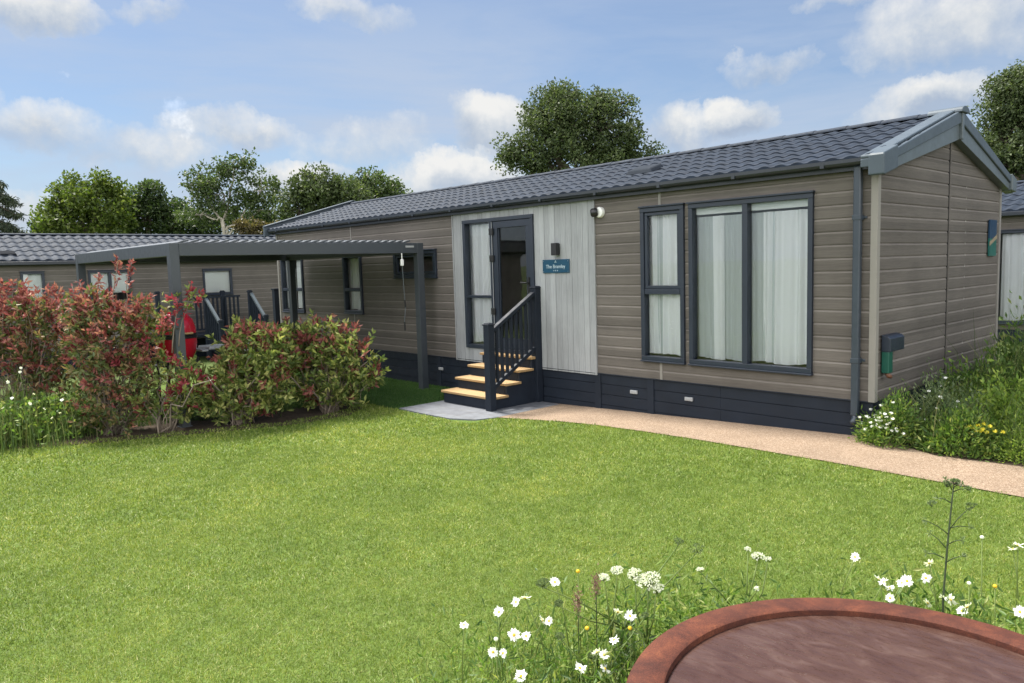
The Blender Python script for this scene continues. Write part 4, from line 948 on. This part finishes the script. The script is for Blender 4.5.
def daisies(spec, group, H0, label_fn, rad=.026, var=3):
    """spec: (px, py, depth, tilt) of each flower head; every flower is a thing of its own"""
    for i, (x, y, dep) in enumerate(spec):
        h = D(x, y, dep); g0 = gz(h[0]); H = h[2] - g0; b = random.uniform(-.25, .25)
        vw = unit(CAM - h); tl = unit(vw*random.uniform(-.15, .65) + np.array([random.uniform(-.7, .7), random.uniform(-.7, .7), random.uniform(.3, .9)]))
        o = make_daisy('daisy', H, label_fn(i), group, b, rad*random.uniform(.8, 1.15), tl, petals=random.choice((13, 15, 17, 19)))
        o.location = (h[0] - b*H, h[1] - .3*b*H, g0)
near_left = [(464, 625, 2.75), (516, 602, 2.8), (499, 612, 2.82), (525, 598, 2.85), (493, 652, 2.7), (503, 653, 2.75), (514, 635, 2.75), (526, 636, 2.8), (542, 620, 2.8), (549, 621, 2.82), (618, 612, 2.85), (630, 616, 2.8), (614, 640, 2.7), (597, 652, 2.65), (604, 655, 2.7), (555, 582, 2.9), (580, 668, 2.6), (605, 669, 2.62), (521, 676, 2.6)]
near_right = [(855, 557, 3.0), (879, 579, 3.05), (884, 582, 3.0), (890, 588, 3.0), (907, 581, 3.0), (902, 583, 3.05), (926, 578, 3.0), (929, 563, 3.1), (928, 603, 2.95), (944, 598, 2.95), (951, 600, 2.98), (967, 607, 2.9), (962, 611, 2.95), (1018, 545, 3.1), (1013, 549, 3.1), (1020, 612, 2.9), (890, 598, 2.95)]
daisies(near_left, 'daisies left of the rusty bowl', .6, lambda i: 'white daisy on a thin stem in the patch left of the rusty bowl', .0225)
daisies(near_right, 'daisies behind the rusty bowl', .6, lambda i: 'white daisy on a thin stem behind the right rim of the rusty bowl', .0235)
daisies([(20, 372, 8.55), (8, 382, 8.55), (21, 368, 8.55), (12, 398, 8.55), (34, 394, 8.55), (66, 393, 8.55), (44, 409, 8.55), (62, 400, 8.55), (60, 413, 8.55), (52, 418, 8.55), (56, 432, 10.9), (89, 429, 10.9), (3, 408, 8.55), (30, 404, 8.55)], 'daisies in the long grass', .4, lambda i: 'small white daisy in the long grass below the red hedge', .020)

# green undergrowth below the near flowers: soft stems and small leaves
def near_patch(cx, cy, sx, sy, n):
    p = np.column_stack([cx + rng.normal(size=n)*sx, cy + rng.normal(size=n)*sy]); return p[np.hypot(p[:, 0]-BOWL[0], p[:, 1]-BOWL[1]) > .70]
nl = D(560, 690, 2.75); nr = D(960, 640, 2.95); nm = D(690, 640, 3.0)
parts = [long_grass(lambda n: near_patch(nl[0], nl[1], .22, .22, n), 420, .25, .62, .004, .3), long_grass(lambda n: near_patch(nm[0], nm[1], .20, .2, n), 260, .2, .55, .004, .35), long_grass(lambda n: near_patch(nr[0], nr[1], .22, .2, n), 420, .2, .5, .004, .35)]
V, F = join(parts); tag(np_mesh('wild_grass', V, F, m_tall), 'thin wild grass stems among the daisies round the rusty bowl', 'grass', kind='stuff')
def herb_cloud(c, s, n, zlo, zhi, L, W_):
    p = near_patch(c[0], c[1], s, s, n); m = len(p); z = zlo + (zhi - zlo)*rng.random(m)**.9
    return leaf_geo(np.column_stack([p, z]), rng.normal(size=(m, 3))*.8 + np.array([0, 0, .6]), L*(.6 + .8*rng.random(m)), W_*(.7+.6*rng.random(m)), .15)
V, F = join([herb_cloud(nl, .22, 3200, .08, .46, .040, .008), herb_cloud(nm, .20, 2600, .12, .52, .040, .010), herb_cloud(nr, .22, 2600, .1, .46, .045, .011)])
tag(np_mesh('wildflower_leaves', V, F, m_herb), 'feathery green leaves of the wildflowers round the rusty bowl', 'leaves', kind='stuff')

# yarrow / umbels
def umbel(root, top, axis, rad, n, mat, mbst, dot=.006):
    axis = unit(np.array(axis, float)); parts = []
    r = unit(np.cross(axis, (.3, .2, 1.))); u = np.cross(r, axis)
    for k in range(n):
        a = random.random()*6.283; q = rad*math.sqrt(random.random()); c = top + (r*math.cos(a) + u*math.sin(a))*q + axis*(rad*.18 - q*q/rad*.25)
        if k % 3 == 0: mbst.tube([top - axis*rad*.8, c - axis*.004], [.0012, .0009], 4)
        m = 5; parts.append(leaf_geo(np.repeat(c[None], m, 0), unit(rng.normal(size=(m, 3)) + axis*.8), dot, dot*.8))
    return parts
def umbel_plant(heads, base_off, label, headmat, name='yarrow_plant', stemmat=None, leafmat=None, nleaf=60, group='white flat flowered yarrow by the bowl'):
    """heads: (px, py, depth, radius, nflorets)"""
    hs = [D(x, y, d) for x, y, d, r, n in heads]; c = np.mean(hs, 0) + np.array(base_off + (0,)); base = np.array([c[0], c[1], gz(c[0])])
    root = thing(name, tuple(base), label, 'wildflower', group); mbs = MB(); parts = []
    jn = base + (np.mean(hs, 0) - base)*.6
    mbs.tube([base, base + (jn-base)*.5 + np.array([.01, 0, 0]), jn], [.005, .0045, .004], 6)
    for h, (x, y, d, r, n) in zip(hs, heads):
        mbs.tube([jn, (jn + h)/2 + rng.normal(size=3)*.012, h - np.array([0, 0, r*.6])], [.0035, .003, .0022], 5)
        V, F = join(umbel(root, h, unit(CAM - h)*.35 + np.array([0, 0, 1.]) + rng.normal(size=3)*.15, r, int(n*1.5), headmat, mbs, .0048)); np_mesh('flower_head', V, F, headmat, root)
    t = rng.random(nleaf)[:, None]; P = base + (jn - base)*(.15 + .9*t); V, F = leaf_geo(P, rng.normal(size=(nleaf, 3)) + np.array([0, 0, .3]), .09, .012); np_mesh('leaves', V, F, leafmat or m_grey_herb, root)
    mbs.build('stem', stemmat or m_stem, root, smooth=True); return root
umbel_plant([(648, 579, 2.9, .048, 120), (635, 574, 2.92, .03, 60), (656, 588, 2.88, .03, 60)], (0, 0), 'white yarrow with the largest flat flower head left of the bowl', m_umbel)
umbel_plant([(617, 570, 2.95, .024, 50), (604, 577, 2.95, .022, 40)], (0, 0), 'white yarrow with two flat heads left of the largest yarrow', m_umbel)
umbel_plant([(758, 556, 3.1, .026, 45), (748, 549, 3.1, .013, 20), (768, 559, 3.1, .016, 20), (700, 569, 3.05, .016, 20), (757, 589, 3.0, .012, 14)], (-.05, 0), 'branching white yarrow standing behind the left rim of the bowl', m_umbel, nleaf=120)
umbel_plant([(543, 583, 2.85, .026, 60), (558, 603, 2.85, .018, 40), (697, 548, 3.2, .03, 36), (679, 541, 3.2, .022, 26)], (.0, 0), 'budding grey green yarrow with unopened heads among the daisies', m_grey_herb, nleaf=90)
umbel_plant([(592, 655, 2.7, .02, 46), (560, 636, 2.75, .016, 30), (645, 615, 2.8, .014, 24)], (0, 0), 'low grey green yarrow with budding heads near the bowl rim', m_grey_herb, nleaf=90)
# tall dark umbellifer at the right
h = D(952, 480, 2.95); fo = D(944, 640, 2.95); base = np.array([fo[0], fo[1], 0.]); td = thing('tall_umbellifer', tuple(base), 'tall dark branching plant with green seed head against the path', 'wildflower')
mb = MB(); pts = [base, D(943, 600, 2.95), D(948, 540, 2.95), D(952, 500, 2.95), D(954, 484, 2.95)]; mb.tube(pts, [.0042, .004, .0036, .003, .0022], 7); mb.build('stem', m_darkstem, td, smooth=True)
heads = []; lp = []
for (x0, y0, x1, y1) in ((953, 492, 967, 489), (951, 503, 938, 498), (948, 534, 927, 521), (949, 530, 967, 510), (949, 528, 970, 527), (946, 548, 930, 533), (947, 545, 962, 540), (945, 563, 962, 556), (944, 558, 927, 553), (952, 490, 946, 480), (953, 488, 962, 484)):
    p0, p1 = D(x0, y0, 2.95), D(x1, y1, 2.95 + random.uniform(-.06, .06)); mb = MB(); mb.tube([p0, (p0+p1)/2 + np.array([0, 0, .006]), p1], [.0022, .0018, .0013], 5); mb.build('branch', m_darkstem, td, smooth=True)
    V, F = leaf_geo(np.repeat(p1[None], 10, 0), rng.normal(size=(10, 3)) + unit(p1-p0)*.8, .02, .006); np_mesh('leaf_tuft', V, F, m_grey_herb, td)
for x, y, r, n in ((955, 481, .018, 40), (947, 484, .016, 25), (968, 488, .012, 20), (932, 503, .018, 16), (972, 505, .018, 14)):
    mbx = MB(); V, F = join(umbel(td, D(x, y, 2.95), (0, 0, 1), r, n, m_grey_herb, mbx, .008)); hd_ = np_mesh('seed_head', V, F, m_grey_herb, td)
    mbx.build('spokes', m_darkstem, hd_)
# reddish dock spikes and daisy buds
for i, (x, y, d) in enumerate(((596, 590, 2.9), (578, 607, 2.9))):
    hh = D(x, y, d); bs = np.array([hh[0], hh[1], 0.]); dk_ = thing('seed_spike', tuple(bs), ('taller' if i == 0 else 'shorter') + ' reddish brown seed spike among the white yarrow', 'wildflower', 'seed spikes among the yarrow')
    mb = MB(); mb.tube([bs, hh], [.003, .002], 5); mb.build('stem', m_darkstem, dk_); o = rng.normal(size=(160, 3))*np.array([.008, .008, .026]) + hh + np.array([0, 0, .02]); V, F = leaf_geo(o, rng.normal(size=(160, 3)), .009, .006); np_mesh('seeds', V, F, m_seed, dk_)
for i, (x, y, d) in enumerate(((578, 572, 2.95), (587, 629, 2.8), (982, 538, 3.1), (995, 587, 3.), (969, 584, 3.), (496, 640, 2.7), (630, 629, 2.8))):
    hh = D(x, y, d); bs = np.array([hh[0]+.02, hh[1], 0.]); bd = thing('flower_bud', tuple(bs), 'round closed bud on a thin stem near the daisies', 'wildflower', 'closed buds round the bowl')
    mb = MB(); mb.tube([bs, (bs+hh)/2 + np.array([-.004, 0, 0]), hh], [.003, .0025, .002], 6); mb.build('stem', m_stem, bd, smooth=True)
    mb = MB(); mb.lathe(hh - np.array([0, 0, .004]), [(.002, 0), (.0075, .004), (.008, .009), (.005, .013), (.001, .014)], 10); mb.build('bud_head', m_umbel if i in (2, 4, 5) else m_yellow, bd, smooth=True)

# ------------------------------------------------------------------ right flower bed
def mound(name, c, rx, ry, h, n, mat, label, cat='plant', leaf=.05, wid=.4, group='plants in the bed by the gable', flowers=None, stems=30, upb=.5):
    base = np.array([c[0], c[1], gz(c[0])]); root = thing(name, tuple(base), label, cat, group)
    u = ball(n, .5); u[:, 2] = np.abs(u[:, 2]); P = base + u*np.array([rx, ry, h]); P = base + (P - base)*(.72 + .5*rng.random((n, 1))); lump = .82 + .36*np.sin(P[:, 0]*11 + 1)*np.sin(P[:, 1]*9); P[:, 2] = base[2] + (P[:, 2]-base[2])*lump
    V, F = leaf_geo(P, u + rng.normal(size=(n, 3))*.7 + np.array([0, 0, upb]), leaf*(.5+.9*rng.random(n)), leaf*wid*(.7+.6*rng.random(n)), .15); np_mesh('foliage', V, F, mat, root)
    mb = MB()
    for i in range(stems):
        q = P[rng.integers(n)]; mb.tube([base + np.array([rng.normal()*rx*.4, rng.normal()*ry*.4, 0]), q*.6 + base*.4 + np.array([0, 0, .1*h]), q], [.005, .004, .002], 4)
    mb.build('stems', m_stem, root)
    if flowers:
        fm, k, fr, side = flowers; parts = []
        cand = P[(P[:, 2] - base[2] > .25*h)]
        if side is not None: cand = cand[((cand - base)[:, :2] @ np.array(side)) > .1*rx]
        for q in cand[rng.permutation(len(cand))[:k]]:
            m = 8; vw = unit(CAM - q)*.5 + np.array([0, 0, .7]); r = unit(np.cross(vw, (.2, .1, 1.))); w_ = np.cross(r, unit(vw)); t = np.arange(m)*6.283/m
            V, F = leaf_geo(np.repeat((q + unit(vw)*.03)[None], m, 0), r*np.cos(t)[:, None] + w_*np.sin(t)[:, None], fr, fr*.55, .05); np_mesh('flower', V, F, fm, root)
    return root
gb_ = Gnd(905, 446); mound('daisy_bush', (.20, -.12, 0), .30, .26, .50, 3000, m_herb, 'leafy daisy bush with small white flowers at the gable corner', leaf=.045, flowers=(m_petal, 56, .020, (-.6, -.75)))
mound('daisy_bush', (.50, .50, 0), .38, .42, .62, 3200, m_grey_herb, 'grey green daisy bush just under the electric box', leaf=.045, flowers=(m_petal, 22, .020, None))
mound('leafy_plant', (.80, -.05, 0), .36, .30, .42, 3200, m_herb, 'dark leafy clump at the path edge beside the yellow flowers', leaf=.05)
y1_ = Gnd(1000, 457); mound('yellow_daisy', (1.42, .04, 0), .46, .34, .44, 4200, m_herb2, 'bright green clump with yellow flowers beside the path', leaf=.035, wid=.3)
yf = D(985, 428, 8.1)
# the yellow heads as one part of that clump
root = bpy.data.objects['yellow_daisy']; parts = []
for (x, y) in ((973, 428), (978, 425), (983, 429), (987, 432), (990, 426), (976, 431), (984, 424), (995, 431), (1003, 432), (970, 426), (981, 431)):
    dv = ray(x, y); q = CAM + dv*((-.20 - CAM[1])/dv[1]); m = 9; vw = unit(CAM - q)*.6 + np.array([0, 0, .6]); r = unit(np.cross(vw, (.2, .1, 1.))); w_ = np.cross(r, unit(vw)); t = np.arange(m)*6.283/m
    V, F = leaf_geo(np.repeat(q[None], m, 0), r*np.cos(t)[:, None] + w_*np.sin(t)[:, None], .022, .014, .05); np_mesh('flower', V, F, m_bedyellow, root)
mound('leafy_plant', (1.05, .75, 0), .46, .46, .66, 4000, m_herb2, 'light green leafy clump in the middle of the gable bed', leaf=.06)
mound('leafy_plant', (.55, 1.35, 0), .46, .55, .74, 3600, m_herb, 'dark weedy clump against the gable wall below its centre joint', leaf=.06)
mound('leafy_plant', (1.35, 1.6, 0), .55, .55, .95, 4200, m_herb2, 'tall bright green clump behind the yellow flowers', leaf=.08, wid=.3, upb=.8)
mound('leafy_plant', (.75, 2.4, 0), .55, .6, 1.05, 4000, m_herb, 'tall dark green clump at the far end of the gable wall', leaf=.07, upb=.8)
mound('leafy_plant', (2.1, .6, 0), .55, .5, .75, 3600, m_herb2, 'pale green clump at the outer side of the gable bed', leaf=.05, upb=.6)
mound('leafy_plant', (1.6, 2.9, 0), .8, .8, 1.2, 4600, m_herb2, 'tallest leafy green mass below the curtained far window', leaf=.08, wid=.3, upb=.9)
def bed(n):
    p = np.column_stack([.12 + rng.random(n)*2.6, -.22 + rng.random(n)*4.6]); return p
V, F = join([long_grass(bed, 6500, .15, .75, .006, .5), long_grass(lambda n: np.column_stack([.45 + rng.random(n)*1.5, 1.2 + rng.random(n)*2.4]), 1500, .5, 1.35, .006, .3)])
tag(np_mesh('meadow_grass', V, F, m_tall), 'tall loose meadow grass rising through the bed beside the gable', 'grass', kind='stuff')
# feathery grass heads
for i, (x, y, z) in enumerate(((.62, 2.9, 1.45), (.75, 2.6, 1.3), (.95, 3.1, 1.5), (.5, 3.2, 1.35), (1.1, 2.7, 1.2))):
    gr = thing('grass_stalk', (x, y, 0), 'tall feathery grass stalk rising against the gable wall', 'grass', 'feathery grass stalks by the gable')
    mb = MB(); tp = np.array([x + .06, y - .05, z]); mb.tube([(x, y, 0), (x+.01, y, z*.5), tp], [.004, .003, .0015], 5); mb.build('stem', m_tall, gr)
    t = rng.random(150)[:, None]; V, F = leaf_geo(tp - np.array([0, 0, .28])*t + rng.normal(size=(150, 3))*.018, rng.normal(size=(150, 3))*.6 + np.array([.2, 0, .7]), .03, .006); np_mesh('seed_head', V, F, m_tall, gr)

# ------------------------------------------------------------------ rusty water bowl
bw = thing('water_bowl', (BOWL[0], BOWL[1], 0), 'large round rusted steel water bowl with thick rim in the foreground', 'water bowl')
mb = MB(); R0, Ri = BR, .648
prof = [(.42, 0.0), (.50, .06), (.60, .22), (.70, .40), (R0-.012, .50), (R0-.002, .525), (R0, BZ-.016), (R0-.006, BZ-.005), (R0-.018, BZ), (Ri+.010, BZ+.001), (Ri+.002, BZ-.004), (Ri, BZ-.012), (Ri-.003, BZ-.075), (Ri-.1, BZ-.16), (.0, BZ-.18)]
mb.lathe((BOWL[0], BOWL[1], 0), prof, 128); mb.build('rim_and_shell', m_corten, bw, smooth=True, angle=40)
mb = MB(); mb.lathe((BOWL[0], BOWL[1], BZ-.022), [(Ri-.002, 0), (.3, 0), (.001, .0)], 96, True); mb.build('water', m_water, bw, smooth=True)

# ------------------------------------------------------------------ sky and light
SUN_EL, SUN_AZ = 60., -90.      # azimuth from +Y towards +X
sd = np.array([math.sin(R_(SUN_AZ))*math.cos(R_(SUN_EL)), math.cos(R_(SUN_AZ))*math.cos(R_(SUN_EL)), math.sin(R_(SUN_EL))])
sun = bpy.data.objects.new('sun', bpy.data.lights.new('sun', 'SUN')); COL.objects.link(sun)
sun.data.energy = 4.3; sun.data.angle = R_(14); sun.data.color = (1, .95, .86)
sun.rotation_euler = Vector(-sd).to_track_quat('-Z', 'Y').to_euler()

w = bpy.data.worlds.new('World'); scene.world = w; w.use_nodes = True; t = NT.__new__(NT); t.t = w.node_tree; t.n = t.t.nodes; t.t.nodes.clear()
out = t.new('ShaderNodeOutputWorld'); bg = t.new('ShaderNodeBackground'); t.L(bg.outputs[0], out.inputs[0]); bg.inputs[1].default_value = .05
sky = t.new('ShaderNodeTexSky', sky_type='NISHITA'); sky.sun_disc = False; sky.sun_elevation = R_(SUN_EL); sky.sun_rotation = R_(SUN_AZ % 360); sky.air_density = 1.0; sky.dust_density = .6; sky.ozone_density = 1.6
tc = t.new('ShaderNodeTexCoord'); dirv = tc.outputs['Generated']
nz = t.new('ShaderNodeTexNoise'); nz.inputs['Scale'].default_value = 9; nz.inputs['Detail'].default_value = 9; nz.inputs['Roughness'].default_value = .62; t.L(dirv, nz.inputs['Vector'])
vm = t.new('ShaderNodeVectorMath', operation='SUBTRACT'); t.L(nz.outputs['Color'], vm.inputs[0]); vm.inputs[1].default_value = (.5, .5, .5)
vs = t.new('ShaderNodeVectorMath', operation='SCALE'); t.L(vm.outputs[0], vs.inputs[0]); vs.inputs['Scale'].default_value = .10
va = t.new('ShaderNodeVectorMath', operation='ADD'); t.L(dirv, va.inputs[0]); t.L(vs.outputs[0], va.inputs[1])
acc = None; lit = None
CL = [(487, 124, 46, 30, 1.), (452, 176, 70, 20, .9), (238, 128, 60, 18, .66), (150, 148, 66, 20, .52), (40, 130, 58, 24, .66), (740, 118, 40, 18, 1.), (676, 124, 34, 20, .7), (775, 66, 42, 17, .62), (950, 24, 80, 34, .62), (930, 104, 62, 18, .9), (30, 8, 62, 18, .8), (350, 12, 60, 16, .5), (372, 140, 70, 24, .42), (300, 178, 60, 16, .7), (30, 205, 60, 14, .55), (155, 12, 30, 10, .45), (840, 0, 40, 10, .5), (600, 130, 40, 16, .4), (-120, 110, 80, 40, .8), (1130, 60, 70, 40, .8), (1250, 120, 90, 40, .8), (-260, 160, 90, 30, .8)]
for (x, y, rx, ry, s) in CL:
    d = unit(ray(x, y)); az = math.atan2(-d[0], d[1]); el = math.asin(d[2])
    mp = t.new('ShaderNodeMapping', vector_type='TEXTURE'); mp.inputs['Location'].default_value = d; mp.inputs['Rotation'].default_value = (el, 0, az); mp.inputs['Scale'].default_value = (rx/FPX*1.15, 1., ry/FPX*1.2)
    t.L(va.outputs[0], mp.inputs['Vector']); gr = t.new('ShaderNodeTexGradient', gradient_type='SPHERICAL'); t.L(mp.outputs[0], gr.inputs[0])
    v = t.math('MULTIPLY', t.math('POWER', gr.outputs['Fac'], .55), s); sp = t.new('ShaderNodeSeparateXYZ'); t.L(mp.outputs[0], sp.inputs[0]); l = t.math('MULTIPLY', v, sp.outputs[2])
    acc = v if acc is None else t.math('MAXIMUM', acc, v); lit = l if lit is None else t.math('ADD', lit, l)
n2 = t.noise(dirv, 16, 8, .6); dens = t.math('ADD', acc, t.math('MULTIPLY', t.math('SUBTRACT', n2, .5), .9))
mask = t.ramp(dens, [(.16, 0.), (.38, .55), (.62, 1.)])
shade = t.math('ADD', t.math('MULTIPLY', lit, 1.1), t.math('ADD', .55, t.math('MULTIPLY', t.math('SUBTRACT', n2, .5), 1.2)), True)
ccol = t.ramp(shade, [(.15, (3.4, 4.1, 5.2)), (.5, (5.2, 5.6, 6.1)), (.9, (7.2, 7.2, 7.1))])
# thin high veil: stretched noise, denser towards the horizon
mpv = t.new('ShaderNodeMapping'); mpv.inputs['Scale'].default_value = (1.6, 1.6, 9); t.L(dirv, mpv.inputs[0]); veil = t.noise(mpv.outputs[0], 1.7, 7, .6, .4)
sepd = t.new('ShaderNodeSeparateXYZ'); t.L(dirv, sepd.inputs[0]); hz_ = t.ramp(sepd.outputs[2], [(.0, .80), (.16, .70), (.25, .48), (.33, .14), (.6, .08)])
vf = t.math('MULTIPLY', t.ramp(veil, [(.34, .30), (.66, 1.)]), t.math('ADD', hz_, .22), True)
c1 = t.mix(vf, t.mix(1, sky.outputs[0], (.80, .88, .97), 'MULTIPLY'), (4.3, 5.0, 6.2)); c2 = t.mix(mask, c1, ccol)
fill_bank = None  # extra bright cloud added in the unseen sky as fill for the walls
for d, rad in (((.35, -.85, .35), .75), ((-.5, -.75, .45), .6), ((.92, .1, .35), .72), ((.1, -.5, .85), .55)):
    d = unit(np.array(d, float)); mp = t.new('ShaderNodeMapping', vector_type='TEXTURE'); mp.inputs['Location'].default_value = d; mp.inputs['Scale'].default_value = (rad, rad, rad*.75)
    t.L(va.outputs[0], mp.inputs['Vector']); gr = t.new('ShaderNodeTexGradient', gradient_type='SPHERICAL'); t.L(mp.outputs[0], gr.inputs[0])
    fill_bank = gr.outputs['Fac'] if fill_bank is None else t.math('MAXIMUM', fill_bank, gr.outputs['Fac'])
fill_mask = t.ramp(t.math('ADD', fill_bank, t.math('MULTIPLY', t.math('SUBTRACT', t.noise(dirv, 4, 7, .6), .5), .7)), [(.10, 0.), (.42, 1.)])
c3 = t.mix(fill_mask, c2, (24, 24, 24)); t.L(c3, bg.inputs[0])
w.cycles.sampling_method = 'MANUAL'; w.cycles.sample_map_resolution = 512

scene.view_settings.view_transform = 'Standard'; scene.view_settings.look = 'None'; scene.view_settings.exposure = 1.3; scene.view_settings.gamma = 1.
scene.cycles.use_denoising = True; scene.cycles.max_bounces = 8; scene.cycles.transparent_max_bounces = 12
scene.cycles.sample_clamp_indirect = 8
